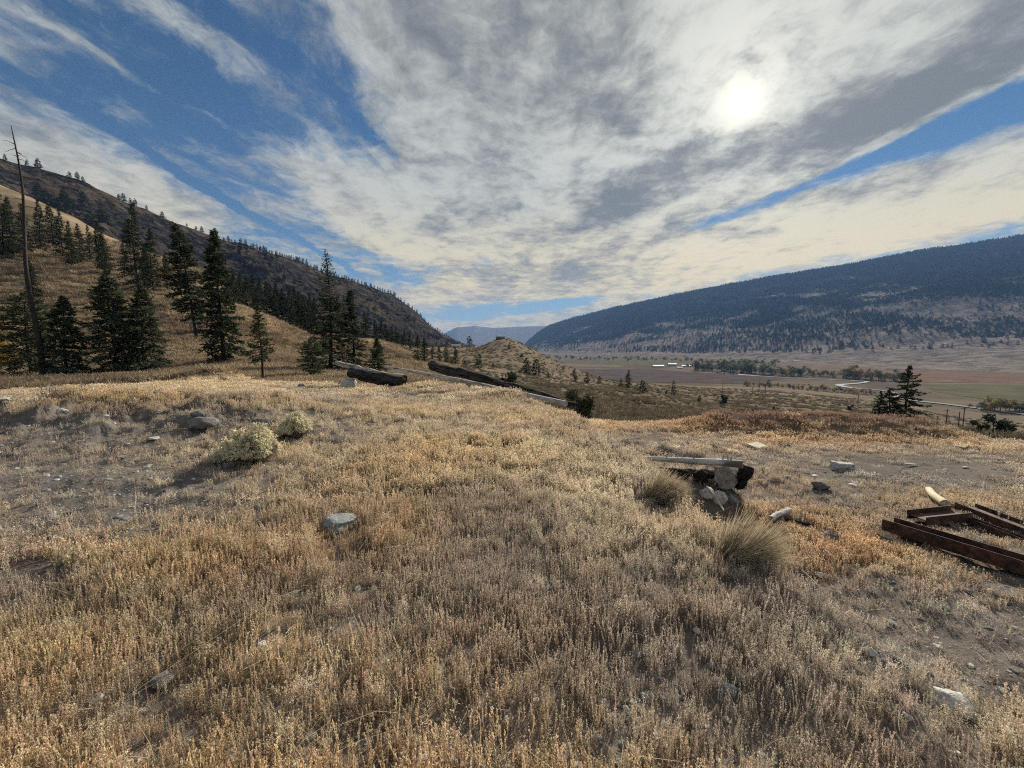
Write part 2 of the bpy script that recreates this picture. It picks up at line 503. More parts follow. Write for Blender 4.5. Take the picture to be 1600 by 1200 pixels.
def ground_z(x, y, fine=True):
    x = np.asarray(x, float); y = np.asarray(y, float)
    r = np.hypot(x, y)
    d, s = seg_dist(x, y, EDGE)
    wob = fbm(x * 0.55, y * 0.55, 3) * 0.45 * sst(1.0, 3.0, r)
    sdv = d * s + wob
    w = 0.75 + 0.12 * np.maximum(r - 12, 0)
    inside = sst(-w, 0.12, sdv)
    bench = 0.10 * fbm(x * 0.12 + 3, y * 0.12, 3) * sst(2, 8, r)
    bench = bench - 0.026 * np.maximum(r - 9, 0)
    bench = bench + (0.48 + 0.6 * fbm(x * 1.2, y * 1.2, 5, 0.62)) * np.exp(-(((x + 8.8) / 4.6) ** 2 + ((y - 8.8) / 2.4) ** 2))
    bench = bench + 0.28 * np.exp(-(((x - 0.1) / 1.5) ** 2 + ((y - 13.2) / 1.0) ** 2))
    bench = bench + 0.22 * np.exp(-(((x + 3.5) / 1.6) ** 2 + ((y - 16.6) / 1.0) ** 2))
    bench = bench + 0.65 * np.exp(-(((x + 19) / 2.0) ** 2 + ((y - 26.0) / 1.5) ** 2))
    out = outer(x, y)
    out = out + ridge_bump(x, y, BERM, 0.85, 1.35) + ridge_bump(x, y, WIND, 0.24, 0.4) * (0.7 + fbm(x * 2, y * 2, 2))
    out = out + 0.72 * np.exp(-((np.hypot((x - 2.9) / 1.0, (y - 6.8) / 0.9)) ** 4))
    z = out * (1 - inside) + bench * inside
    amp = sst(20, 120, r)
    z = z + amp * (fbm(x / 14, y / 14, 4) * 1.1 + fbm(x / 55, y / 55, 2) * 1.6) * sst(700, 350, r)
    if fine:
        z = z + fbm(x * 1.3, y * 1.3, 4, 0.55) * 0.075 * sst(250, 15, r) + fbm(x * 7, y * 7, 3, 0.6) * 0.028 * sst(14, 4, r)
    return z

def hit(px, py, dmin=0.6, dmax=780):
    """where the line of sight meets the land"""
    d = ray(px, py)
    t = np.exp(np.linspace(math.log(dmin), math.log(dmax), 1400)) / d[1]
    X = d[0] * t; Y = d[1] * t; Z = EYE + d[2] * t
    g = ground_z(X, Y) - Z
    k = np.argmax(g > 0) if (g > 0).any() else len(t) - 1
    return np.array([X[k], Y[k], ground_z(X[k:k + 1], Y[k:k + 1])[0]])
def on(x, y): return float(ground_z(np.array([x]), np.array([y]))[0])
def at_depth(px, depth):
    x = (px - CX) / F * depth
    return np.array([x, depth, on(x, depth)])

# patches of different plants and soil, by where they grow
def patch(px, py, lst):
    w = np.zeros_like(px)
    for cx, cy, rx, ry, a in lst:
        w = np.maximum(w, a * np.exp(-(((px - cx) / rx) ** 2 + ((py - cy) / ry) ** 2) ** 1.3))
    return w
GREY = [(1460,1000,200,90,.8), (300,1130,420,90,.38), (980,1120,330,110,.42), (760,900,120,50,.3), (80,960,200,70,.35), (600,980,90,50,.3), (130,760,300,85,1), (60,680,330,45,.95), (330,655,170,22,.9), (510,670,80,18,.8), (1420,735,260,36,1), (1180,725,150,22,.8), (1530,1000,170,130,.9), (1400,930,110,45,.7), (1290,930,60,25,.7), (1000,690,90,22,.8),
        (1240,770,190,26,.7), (500,612,60,8,.6), (640,622,120,10,.6), (640,660,60,10,.4), (800,605,60,10,.5), (355,575,45,14,1), (1020,900,80,40,.5), (1400,960,120,30,.5), (860,700,40,14,.4)]
RUST = [(480,890,240,60,.42), (760,1000,140,80,.5), (600,830,120,40,.3), (1000,880,140,60,.45), (1340,870,150,55,.8), (1200,800,75,50,1), (1050,662,190,16,1), (1290,690,170,12,.7), (830,640,100,10,.3),
        (1410,745,70,14,.8), (700,585,110,14,.7), (480,588,120,10,.6), (1500,905,120,30,.6), (1120,950,80,60,.4)]
PALE = [(930,775,90,60,1), (840,715,130,45,.8), (420,715,160,25,.7), (250,770,110,30,.6), (980,840,110,60,.7), (1120,870,80,50,.5), (720,660,220,35,.55), (250,600,260,16,.55), (1400,1050,180,60,.4), (1560,1150,120,60,.4), (470,610,300,15,.4)]
def zones(x, y, z):
    px, py = project(x, y, z)
    return patch(px, py, GREY), patch(px, py, RUST), patch(px, py, PALE)

def ground_mesh():
    t_in = np.linspace(-1.12, 1.12, 880)
    t_out = np.linspace(1.12, 2 * pi - 1.12, 90)[1:-1]
    T = np.concatenate([t_in, t_out]); n = len(T)
    Rr = np.concatenate([[0.02, 0.25, 0.5], np.exp(np.linspace(math.log(0.75), math.log(830), 620))])
    rr, tt = np.meshgrid(Rr, T, indexing='ij')
    x = rr * np.sin(tt); y = rr * np.cos(tt)
    z = ground_z(x.ravel(), y.ravel()).reshape(x.shape)
    v = np.stack([x, y, z], -1).reshape(-1, 3)
    i = np.arange(len(Rr) - 1)[:, None]; j = np.arange(n)[None]
    a = i * n + j; b = i * n + (j + 1) % n
    f = np.stack([a, b, b + n, a + n], -1).reshape(-1, 4)[:, ::-1]
    X, Y, Z = v.T
    g, ru, pa = zones(X, Y, Z)
    r = np.hypot(X, Y)
    front = sst(0.3, 1.0, Y)
    g, ru, pa = g * front, ru * front, pa * front
    near = np.array([0.155, 0.126, 0.104]); grav = np.array([0.155, 0.139, 0.126]); rust = np.array([0.23, 0.145, 0.085]); straw = np.array([0.30, 0.225, 0.135])
    c = np.broadcast_to(near, v.shape).copy()
    fb = fbm(X * 0.9, Y * 0.9, 4)[:, None]
    c = c * (1 + 0.5 * fb)
    mix = lambda c, k, w: c * (1 - w[:, None]) + k * w[:, None]
    far1 = sst(10, 26, r)
    c = mix(c, straw * 0.9, far1 * 0.8)
    c = mix(c, rust, ru * sst(8, 20, r) * 0.7)
    c = mix(c, grav, g * 0.85)
    bd = np.exp(-(seg_dist(X, Y, np.array(BERM, float))[0] / 1.5) ** 2)
    c = mix(c, np.array([0.15, 0.098, 0.073]), bd * 0.9)
    # beyond the bench: straw hillside to the left, sage and dull earth down to the right
    t, l = polar(X, Y)
    left = sst(0.02, -0.30, t)
    hill = np.array([0.26, 0.195, 0.128]); sage = np.array([0.195, 0.155, 0.110])
    n1 = fbm(X / 9, Y / 9, 4); n2 = fbm(X / 40 + 5, Y / 40, 4)
    hc = hill * (1 + 0.55 * n1[:, None] + 0.5 * n2[:, None]); sc = sage * (1 + 0.25 * n1[:, None] + 0.3 * n2[:, None])
    hs = hc * left[:, None] + sc * (1 - left[:, None])
    c = mix(c, np.array([1.0, 1.0, 1.0]) * hs, sst(24, 42, r))
    c = np.clip(c, 0.02, 0.6)
    m, tr = material('earth')
    p = geopos(tr)
    n_a = noise(p, 3.0, 8, 0.65); n_b = noise(p, 26.0, 5, 0.6); n_c = noise(p, 0.45, 6, 0.65)
    col = scalec(attr(tr, 'soil'), (n_a * 0.9 + n_b * 0.7 + n_c * 0.6 - 0.1))
    peb = noise(p, 60, 2, 0.5)
    col = mixc(peb.step(0.66, 0.72), col, (0.30, 0.285, 0.26))
    finish(tr, principled(tr, col, 1.0, 0.0, n_a * 0.7 + n_b * 0.3, 0.7, 0.06))
    o = obj('ground', mesh('ground', v, f, m, True, {'soil': ('FLOAT_COLOR', rgba(c))}))
    tag(o, 'dry grassy bench of land falling away to a gravel pad and sagebrush slopes', 'ground', kind='structure')
ground_mesh()

# valley floor, fields, river
VZ = -60.0
def valley_pt(px, py, dz=0.0):
    d = ray(px, py); t = (VZ + dz - EYE) / d[2]
    return np.array([d[0] * t, d[1] * t, VZ + dz])
def valley():
    m, t = material('valley_earth')
    p = geopos(t)
    a = noise(p, 0.004, 5, 0.6, 0.6); b = noise(p, 0.05, 6, 0.65); c2 = noise(p, 0.0016, 4, 0.6)
    col = mixc(a.step(0.4, 0.62), (0.120, 0.098, 0.078), (0.185, 0.148, 0.110))
    col = mixc(c2.step(0.5, 0.65), col, (0.135, 0.122, 0.082))
    col = scalec(col, b * 1.0 + 0.5)
    finish(t, principled(t, col, 1.0, 0.0))
    xs = np.linspace(-3000, 14000, 60); ys = np.linspace(200, 16000, 60)
    xx, yy = np.meshgrid(xs, ys, indexing='ij')
    v = np.stack([xx, yy, np.full_like(xx, VZ)], -1).reshape(-1, 3)
    i = np.arange(59)[:, None]; j = np.arange(59)[None]; a_ = i * 60 + j
    f = np.stack([a_, a_ + 60, a_ + 61, a_ + 1], -1).reshape(-1, 4)
    tag(obj('valley_floor', mesh('valley_floor', v, f, m)), 'flat brown valley floor between the two mountainsides', 'valley', kind='structure')
    def sheet(name, pix, mat, dz, label):
        poly = [valley_pt(px, py, dz) for px, py in pix]
        tag(obj(name, mesh(name, poly, [list(range(len(poly)))], mat)), label, name.replace('_', ' '), kind='structure')
    fm = lambda nm, c1, c2: two_tone(nm, c1, c2, 0.03, rough=1.0, spec=0.0, detail=6, bstr=0.0)
    sheet('field', [(900,577),(1010,577),(1230,590),(1180,600),(1010,597),(930,590)], fm('ploughed_field', (0.085,0.066,0.063), (0.123,0.095,0.088)), 0.3, 'dark ploughed field in the middle of the valley')
    sheet('field', [(1400,578),(1620,582),(1620,599),(1440,597),(1380,590)], fm('red_field', (0.146,0.097,0.076), (0.201,0.135,0.101)), 0.3, 'reddish brown field below the terraces at right')
    sheet('field', [(1440,600),(1620,601),(1620,628),(1540,624),(1460,612)], fm('green_field', (0.105,0.098,0.062), (0.15,0.132,0.085)), 0.3, 'dull green pasture at the right edge of the valley')
    sheet('field', [(880,562),(1000,562),(1090,566),(1000,571),(900,568)], fm('green_strip', (0.105,0.098,0.062), (0.15,0.132,0.085)), 0.3, 'thin green field far up the valley')
    sheet('field', [(1200,566),(1400,568),(1380,580),(1270,580)], fm('brown_field', (0.146,0.104,0.085), (0.201,0.149,0.113)), 0.3, 'pale brown field in front of the terraces')
    # river
    wm, t = material('river_water')
    finish(t, principled(t, (0.24, 0.245, 0.245), 0.6, 0.02, noise(geopos(t), 0.5, 3), 0.15, 0.3))  # pale base colour stands in for sky reflected on the water
    path = [(1120,581),(1165,586),(1230,590),(1300,593),(1362,595.5),(1340,599),(1305,601),(1330,606),(1375,609),(1412,616),(1398,622),(1440,627),(1484,631.5),(1530,638),(1640,652)]
    c = np.array([valley_pt(a, b, 0.8) for a, b in path])
    tt = np.linspace(0, len(c) - 1, 140)
    cc = np.column_stack([np.interp(tt, np.arange(len(c)), c[:, k]) for k in range(3)])
    for _ in range(14): cc[1:-1] = (cc[:-2] + cc[1:-1] * 2 + cc[2:]) / 4
    tg = np.gradient(cc, axis=0); nn = np.column_stack([tg[:, 1], -tg[:, 0], np.zeros(len(cc))]); nn /= np.linalg.norm(nn, axis=1)[:, None]
    wdt = (3.6 + 5.0 * fbm(tt * 0.6, tt * 0, 2))[:, None]
    v = np.concatenate([cc - nn * wdt, cc + nn * wdt]); k = len(cc); i = np.arange(k - 1)
    f = np.stack([i, i + 1, i + 1 + k, i + k], -1)
    tag(obj('river', mesh('river', v, f, wm)), 'winding river with sky sheen painted pale, between the shrubs of the valley floor', 'river', kind='structure')
valley()

# mountains, lofted from foot to ridge
def loft(name, rows, nu, nv, amp, nscale, mat, label, rough_rows=None, colour=None):
    px0 = min(r[0] for r in rows[0]); px1 = max(r[0] for r in rows[0])
    U = np.linspace(px0, px1, nu)
    lines = []
    for r in rows:
        r = np.array(r, float)
        py = np.interp(U, r[:, 0], r[:, 1]); dp = np.interp(U, r[:, 0], r[:, 2])
        lines.append(np.array([P(a, b, c) for a, b, c in zip(U, py, dp)]))
    lines = np.array(lines)
    k = len(lines); w = np.linspace(0, k - 1, nv)
    i = np.clip(w.astype(int), 0, k - 2); fr = (w - i)[:, None, None]
    g = lines[i] * (1 - fr) + lines[i + 1] * fr
    for _ in range(max(2, nv // 40)): g[1:-1] = (g[:-2] + 2 * g[1:-1] + g[2:]) / 4
    x, y, z = g[..., 0], g[..., 1], g[..., 2]
    lift = np.interp(w, np.linspace(0, k - 1, len(rough_rows)), rough_rows)[:, None] if rough_rows else 1.0
    dz = (fbm(x / nscale, y / nscale, 6, 0.55) * 0.8 + ridged(x / nscale * 0.8, y / nscale * 0.8, 5) * 0.35) * amp * lift
    z = z + dz
    v = np.stack([x, y, z], -1).reshape(-1, 3)
    a = np.arange(nv - 1)[:, None] * nu + np.arange(nu - 1)[None]
    f = np.stack([a, a + 1, a + 1 + nu, a + nu], -1).reshape(-1, 4)
    up = np.repeat((w / (k - 1))[:, None], nu, 1).ravel()
    me = mesh(name, v, f, mat, True, {'up': ('FLOAT', up)})
    tag(obj(name, me), label, 'mountain', kind='structure')
    return np.stack([x, y, z], -1), U, w

def rock_slope_mat():
    m, t = material('crag_slope')
    p = geopos(t)
    n1 = noise(p, 0.012, 8, 0.68, 0.6); n2 = noise(p, 0.09, 8, 0.7, 0.3); n3 = noise(p, 0.5, 4, 0.6)
    geo = t.nodes.new('ShaderNodeNewGeometry'); sp = t.nodes.new('ShaderNodeSeparateXYZ'); t.links.new(geo.outputs['Normal'], sp.inputs[0])
    nz = S(sp.outputs[2])
    grass = mixc(n2.step(0.38, 0.65), (0.048, 0.036, 0.027), (0.122, 0.092, 0.065))
    rock = mixc(n2.step(0.38, 0.62), (0.014, 0.012, 0.012), (0.055, 0.048, 0.044))
    k = (n1 * 1.5 + nz * 0.5 + n2 * 0.5 - 0.95).step(0.36, 0.62)
    col = scalec(mixc(k, rock, grass), n3 * 0.6 + 0.7)
    finish(t, principled(t, col, 1.0, 0.0, n2 + n1 * 2.0, 1.0, 6.0))
    return m
LRIDGE = [(-260,165,420),(-100,222,470),(0,248,510),(60,262,540),(130,285,570),(200,316,610),(270,345,650),(350,374,710),(420,394,780),(480,414,850),(530,434,920),(580,449,990),(612,458,1050),(640,480,1100),(670,506,1170),(700,526,1260),(722,536,1340),(745,548,1400)]
def scale_row(row, dpy, k): return [(a, b + dpy, c * k) for a, b, c in row]
LBASE = [(-260,430,250),(0,430,290),(200,450,330),(375,500,360),(480,530,400),(600,552,480),(700,562,700),(745,560,1150)]
def blend_row(a, b, t):
    a = np.array(a, float); b = np.array(b, float)
    U = np.array([r[0] for r in LRIDGE], float)
    return [(u, np.interp(u, a[:, 0], a[:, 1]) * (1 - t) + np.interp(u, b[:, 0], b[:, 1]) * t, np.interp(u, a[:, 0], a[:, 2]) * (1 - t) + np.interp(u, b[:, 0], b[:, 2]) * t) for u in U]
LM, LU, LW = loft('mountainside', [[(u, *r[1:]) for u, r in zip([q[0] for q in LRIDGE], blend_row(LBASE, LRIDGE, 0))], blend_row(LBASE, LRIDGE, 0.36), blend_row(LBASE, LRIDGE, 0.68), LRIDGE, scale_row(LRIDGE, 60, 1.35)],
     560, 340, 26, 70, rock_slope_mat(), 'steep dark rocky mountainside rising at the left', [1, 1, 1.0, 0.22, 0.8])

def forest_slope_mat():
    m, t = material('forested_slope')
    p = geopos(t)
    n1 = noise(p, 0.0035, 7, 0.65, 0.8); n2 = noise(p, 0.02, 7, 0.7); n3 = noise(p, 0.09, 3, 0.6)
    up = attr(t, 'up', 'GEOMETRY', 'Fac'); n4 = noise(p, 0.0022, 5, 0.6, 0.5)
    open_ = mixc(n2.step(0.35, 0.65), (0.123, 0.102, 0.087), (0.281, 0.225, 0.184))
    forest = mixc(n3.step(0.3, 0.7), (0.010, 0.014, 0.013), (0.018, 0.023, 0.020))
    k = ((up - 0.60) * 4.0 + n1 * 1.3 + n2 * 0.8 - 0.88).step(0.0, 0.25) * ((n4 + n2 * 0.5 - up * 1.1).step(0.06, 0.16, 1.0, 0.0))
    col = mixc(k, open_, forest)
    finish(t, principled(t, col, 1.0, 0.0, n2 * 2.0 + n3, 0.5, 8.0))
    return m
R0 = [(790,3900),(860,3300),(900,2900),(1000,2300),(1100,2000),(1200,1650),(1300,1300),(1400,1080),(1500,980),(1600,920),(1900,820),(2300,760)]
R0 = [(a, HORIZON + (EYE - VZ + 3) / b * F, b) for a, b in R0]
R1 = [(790,551,4300),(860,552,3700),(900,553,3200),(1000,555,2550),(1100,557,2250),(1200,560,1900),(1300,564,1600),(1400,566,1400),(1500,562,1350),(1600,558,1300),(1900,550,1200),(2300,545,1100)]
R1b = [(790,549,4500),(860,549,3900),(900,549,3400),(1000,550,2750),(1100,550,2450),(1200,549,2150),(1300,547,1900),(1400,543,1800),(1500,535,1750),(1600,527,1700),(1900,510,1600),(2300,495,1500)]
R2 = [(790,548,5200),(860,537,4600),(900,530,4200),(1000,519,3600),(1100,507,3300),(1200,494,3000),(1300,478,2800),(1400,462,2650),(1500,448,2500),(1600,434,2400),(1900,400,2200),(2300,370,2000)]
R3 = [(790,552,6700),(815,545,6600),(825,532,6500),(840,519,6400),(857,508,6300),(897,495,6000),(967,478,5500),(1037,463,5150),(1100,449,4950),(1194,433,4700),(1319,413,4350),(1444,389,4050),(1600,367,3750),(1900,335,3400),(2300,310,3000)]
RM, RU_, RW = loft('forested_mountain', [R0, R1, R1b, R2, R3, scale_row(R3, 40, 1.4)], 620, 330, 46, 420, forest_slope_mat(), 'long blue forested mountain across the valley at right', [0.1, 0.55, 0.5, 0.75, 0.12, 0.5])
D0 = [(600,556,8500),(900,556,8500)]
D1 = [(600,530,11500),(690,522,11500),(703,516,11500),(714,510.5,11500),(742,509,11600),(773,512,11800),(812,510,12000),(857,508,12000),(900,505,12000)]
loft('distant_mountain', [[(600,556,8500),(750,556,8600),(900,556,8500)], D1, scale_row(D1, 15, 1.3)], 160, 60, 60, 900, forest_slope_mat(), 'hazy blue mountain at the far end of the valley', [0.2, 0.3, 0.5])

# ------------------------------------------------------------------ trees
def tube(path, rad, sides=7, seed=0, rough=0.0, cap=True, freq=3.0):
    path = np.asarray(path, float); n = len(path); rad = np.broadcast_to(rad, (n,)).astype(float)
    tg = np.gradient(path, axis=0); tg /= np.linalg.norm(tg, axis=1)[:, None]
    ref = np.array([0, 0, 1.0]) if abs(tg[0][2]) < 0.8 else np.array([1.0, 0, 0])
    a = np.cross(tg, ref); a /= np.linalg.norm(a, axis=1)[:, None]; b = np.cross(tg, a)
    ang = np.linspace(0, 2 * pi, sides, endpoint=False)
    k = np.ones((n, sides))
    if rough:
        k += rough * fbm(np.arange(n)[:, None] * 0.35 + seed * 7 + 0 * ang, np.cos(ang)[None] * freq * 0.5 + np.sin(ang)[None] * freq + seed + np.zeros((n, 1)), 3)
    v = path[:, None] + (a[:, None] * np.cos(ang)[None, :, None] + b[:, None] * np.sin(ang)[None, :, None]) * (rad[:, None] * k)[..., None]
    v = v.reshape(-1, 3)
    f = []
    for i in range(n - 1):
        for j in range(sides):
            p, q = i * sides + j, i * sides + (j + 1) % sides
            f.append((p, q, q + sides, p + sides))
    if cap:
        f.append(tuple(range(sides))[::-1]); f.append(tuple((n - 1) * sides + j for j in range(sides)))
    return v, f
CLEAR = []
class MB:
    def __init__(s): s.v = []; s.f = []; s.n = 0
    def add(s, v, f):
        s.v.append(np.asarray(v, float)); s.f += [tuple(int(i) + s.n for i in q) for q in f]; s.n += len(v); return s
    def me(s, name, mat, smooth=True):
        return mesh(name, np.concatenate(s.v), s.f, mat, smooth)

def kites(c, d, n, L, W):
    """leaf shaped quads: centre base c, direction d, normal-ish n"""
    d = d / np.linalg.norm(d, axis=1)[:, None]
    w = np.cross(d, n); w /= np.maximum(np.linalg.norm(w, axis=1), 1e-6)[:, None]
    L = L[:, None]; W = W[:, None]
    v = np.stack([c, c + d * L * 0.55 + w * W, c + d * L, c + d * L * 0.55 - w * W], 1)
    return v.reshape(-1, 3), np.arange(len(c) * 4).reshape(-1, 4)

def conifer(seed, branches=120, per=34, r=0.2, base=0.08, kL=0.030, kW=0.008, profile='cone', gap=0.0, bare_top=0.0, lean=0.0, trunk_r=0.016):
    """unit height tree -> (trunk mesh data, crown arrays)"""
    g = np.random.default_rng(seed)
    tw = MB()
    zs = np.linspace(-0.03, 1.0, 14)
    bend = lambda z: np.column_stack([lean * z + 0.010 * np.sin(z * 5 + seed), 0.010 * np.cos(z * 4 + seed) - 0.01, z])
    tw.add(*tube(bend(zs), trunk_r * (1 - 0.93 * np.clip(zs, 0, 1) ** 0.9), 7, seed, 0.25))
    C, D, Nn, L, W, SH = [], [], [], [], [], []
    for i in range(branches):
        t = base + (1 - base) * ((i + g.random()) / branches) ** 0.92
        if g.random() < gap: continue
        q = (t - base) / (1 - base)
        if profile == 'cone': ln = r * (1 - q) ** 0.8 * (0.35 + 0.65 * min(1, q * 6 + 0.35))
        elif profile == 'column': ln = r * (1 - q ** 2.2) * (0.6 + 0.4 * min(1, q * 4))
        elif profile == 'round': ln = r * math.sqrt(max(0.02, 1 - (2 * q - 0.85) ** 2 * 0.75)) * (1 if q < 0.9 else 0.55)
        else: ln = r * (1 - q) ** 0.6
        ln *= g.uniform(0.55, 1.18)
        if g.random() < 0.06: ln *= 1.25
        ln = max(ln, 0.016)
        az = i * 2.39996 + g.uniform(-0.6, 0.6)
        el = -0.30 + 0.75 * q + g.uniform(-0.18, 0.18)
        dr = np.array([cos(az) * cos(el), sin(az) * cos(el), sin(el)])
        p0 = bend(np.array([t]))[0]
        s = np.linspace(0, 1, 5)[:, None]
        path = p0 + dr * s * ln + np.array([0, 0, -1]) * (s ** 2) * ln * 0.22 + np.array([0, 0, 1]) * (s ** 4) * ln * 0.16
        tw.add(*tube(path, np.linspace(0.0035, 0.0008, 5) * (0.6 + 2.2 * ln / r * 0.5), 3, cap=False))
        k = max(4, int(per * (0.35 + ln / r * 0.75)))
        thin = bare_top and q > 1 - bare_top
        if thin: k = max(3, k // 4)
        u = g.uniform(0.10, 1.0, k) ** 0.75
        c = p0 + dr * u[:, None] * ln + np.outer(u ** 2, [0, 0, -0.22 * ln]) + np.outer(u ** 4, [0, 0, 0.16 * ln])
        side = np.array([-sin(az), cos(az), 0.0])
        sg = g.choice([-1, 1], k)[:, None]
        spread = g.uniform(0.1, 1.1, k)[:, None]
        d = dr * g.uniform(0.4, 1, k)[:, None] + side * sg * spread + g.normal(0, 0.28, (k, 3)) + np.array([0, 0, -0.05])
        c = c + side * sg * spread * ln * 0.10 * (1.1 - u[:, None]) + g.normal(0, 0.006, (k, 3))
        C.append(c); D.append(d); Nn.append(np.array([0, 0, 1.0]) + g.normal(0, 0.55, (k, 3)))
        tp = 0.35 + 0.65 * min(1.0, (1 - q) * 3.5)
        L.append(g.uniform(0.6, 1.3, k) * kL * tp); W.append(g.uniform(0.7, 1.3, k) * kW)
        SH.append(np.full(k, g.uniform(0.6, 1.35)) * g.uniform(0.75, 1.25, k))
    v, f = kites(np.concatenate(C), np.concatenate(D), np.concatenate(Nn), np.concatenate(L), np.concatenate(W))
    sh = np.repeat(np.concatenate(SH), 4)
    return tw, v, f, sh
def crown_mesh(name, v, f, sh, mat):
    return mesh(name, v, f, mat, False, {'shade': ('FLOAT_COLOR', rgba(np.repeat(sh[:, None], 3, 1)))})
TREES = {}
def tree_kind(key, mat, **kw):
    tw, v, f, sh = conifer(**kw)
    TREES[key] = (tw.me('trunk', M['bark']), crown_mesh('crown', v, f, sh, M[mat]))
for i in range(3): tree_kind(f'fir{i}', 'needles', seed=10 + i, branches=150, per=40, r=0.165 + 0.02 * i, base=0.05 + 0.03 * i, kL=0.034, kW=0.0065, profile='cone', gap=0.16)
tree_kind('bigfir', 'needles', seed=20, branches=200, per=50, r=0.175, base=0.05, kL=0.030, kW=0.007, profile='cone', gap=0.12)
tree_kind('lean', 'needles', seed=23, branches=170, per=50, r=0.155, base=0.20, kL=0.030, kW=0.007, profile='column', gap=0.22, lean=-0.14)
tree_kind('thin', 'needles', seed=25, branches=95, per=42, r=0.19, base=0.33, kL=0.036, kW=0.007, profile='cone', gap=0.12, trunk_r=0.018)
tree_kind('tallpine', 'pine', seed=27, branches=190, per=52, r=0.19, base=0.06, kL=0.030, kW=0.0055, profile='cone', gap=0.12, bare_top=0.40)
for i in range(3): tree_kind(f'young{i}', 'pine', seed=30 + i, branches=130, per=58, r=0.31 - 0.02 * i, base=0.05 + 0.04 * i, kL=0.060, kW=0.0080, profile='cone' if i else 'round', gap=0.05, trunk_r=0.02)
tree_kind('oldpine', 'needles', seed=41, branches=90, per=75, r=0.30, base=0.10, kL=0.045, kW=0.010, profile='column', gap=0.22, lean=0.05, trunk_r=0.022)
tree_kind('bush', 'needles', seed=44, branches=60, per=60, r=0.62, base=0.03, kL=0.10, kW=0.03, profile='round', trunk_r=0.03)
for i in range(4): tree_kind(f'far{i}', 'needles', seed=50 + i, branches=46, per=9, r=0.17 + 0.02 * (i % 3), base=0.06, kL=0.11, kW=0.035, profile='cone' if i < 3 else 'column', gap=0.05, trunk_r=0.02)

def leaf_ball(seed, n=700):
    g = np.random.default_rng(seed); lobes = g.normal(0, 1, (9, 3)) * np.array([0.26, 0.26, 0.20]) + np.array([0, 0, 0.56])
    li = g.integers(0, 9, n); d = g.normal(0, 1, (n, 3)); d /= np.linalg.norm(d, axis=1)[:, None]
    p = lobes[li] + d * (g.random(n) ** 0.35 * g.uniform(0.13, 0.24, n))[:, None]
    p[:, 2] = np.maximum(p[:, 2], 0.03)
    kv, kf = kites(p, g.normal(0, 1, (n, 3)), g.normal(0, 1, (n, 3)), g.uniform(0.06, 0.13, n), g.uniform(0.02, 0.05, n))
    return kv, kf, np.repeat(g.uniform(0.6, 1.3, n), 4)
v, f, sh = leaf_ball(33, 1500)
TREES['bush'] = (TREES['bush'][0], crown_mesh('crown', v * np.array([1.0, 1.0, 1.05]), f, sh, M['needles']))

def plant(kind, base, h, label, group=None, name='pine_tree', wide=1.0, rz=None, cat='tree'):
    o = thing(name, base, label, cat, group, (0, 0, random.uniform(0, 6.28) if rz is None else rz), (h * wide, h * wide, h))
    a, b = TREES[kind]
    obj('trunk', a, o); obj('crown', b, o)
    return o
def tree_px(kind, px, py, top, label, group=None, depth=None, name='pine_tree', wide=1.0, rz=None, sink=0.1, cat='tree'):
    b = at_depth(px, depth) if depth else hit(px, py)
    ft = ray(px, top); tz = EYE + ft[2] * b[1] / ft[1]
    h = max(tz - b[2], 0.8)
    b[2] -= sink
    return plant(kind, b, h + sink, label, group, name, wide, rz, cat)

ORD = 'first second third fourth fifth sixth seventh eighth ninth tenth eleventh twelfth thirteenth fourteenth fifteenth sixteenth seventeenth eighteenth nineteenth twentieth twenty-first twenty-second'.split()
HG = 'conifers scattered over the straw hillside'
tree_px('young0', 46, 575, 458, 'bushy green young pine at the left edge below the dead snag', depth=37)
tree_px('young1', 104, 572, 464, 'pale green young pine second from the left, low and wide', depth=35, wide=1.1)
tree_px('young2', 183, 563, 424, 'young pine with visible trunk, left of a close pair at the foot of the hillside', depth=37)
tree_px('young1', 226, 562, 446, 'young pine, right of a close pair at the foot of the hillside', depth=38)
tree_px('fir1', 215, 455, 316, 'tall dark fir on the hillside standing left of a shorter twin', wide=0.95)
tree_px('fir2', 240, 458, 356, 'shorter dark fir tucked against a taller twin on the hillside', wide=1.0)
tree_px('lean', 313, 532, 350, 'dark fir with bare leaning lower trunk on the hillside', rz=0.0, wide=1.1)
tree_px('bigfir', 347, 566, 360, 'tallest dark fir at the foot of the straw hillside', depth=46, wide=1.08)
tree_px('thin', 409, 589, 478, 'thin pine with long bare trunk at the bench edge', depth=31, rz=0.3)
tree_px('tallpine', 517, 586, 390, 'tall pine with sparse bare top rising above the ridge line', depth=47, wide=1.05)
tree_px('fir0', 553, 575, 453, 'dark fir close right of the tall sparse-topped pine', depth=50, wide=1.25)
tree_px('young0', 489, 584, 528, 'low bushy pine at the left foot of the sparse-topped pine', depth=38, wide=1.0)
tree_px('young1', 590, 582, 528, 'low bushy pine behind the weathered log pile', depth=40, wide=1.1)
for i, (px, py, top, k, w) in enumerate(sorted([(-12,402,305,'fir0',1.3),(8,400,298,'fir1',1.3),(22,405,308,'fir2',1.2),(40,395,318,'fir1',1.3),(66,392,312,'fir0',1.2),(84,388,318,'fir2',1.3),(98,400,324,'fir1',1.2),
        (113,415,345,'fir0',1.2),(126,413,350,'fir2',1.3),(142,408,352,'fir1',1.3),(158,424,345,'fir0',1.2),(165,428,362,'fir2',1.3),(196,430,372,'fir1',1.2),(228,442,380,'fir0',1.3),(262,455,398,'fir2',1.2),(52,470,400,'fir2',1.2)])):
    tree_px(k, px, py, top, f'dark fir in the loose stand on the upper left hillside, {ORD[i]} from the left', HG, wide=w * 0.78)
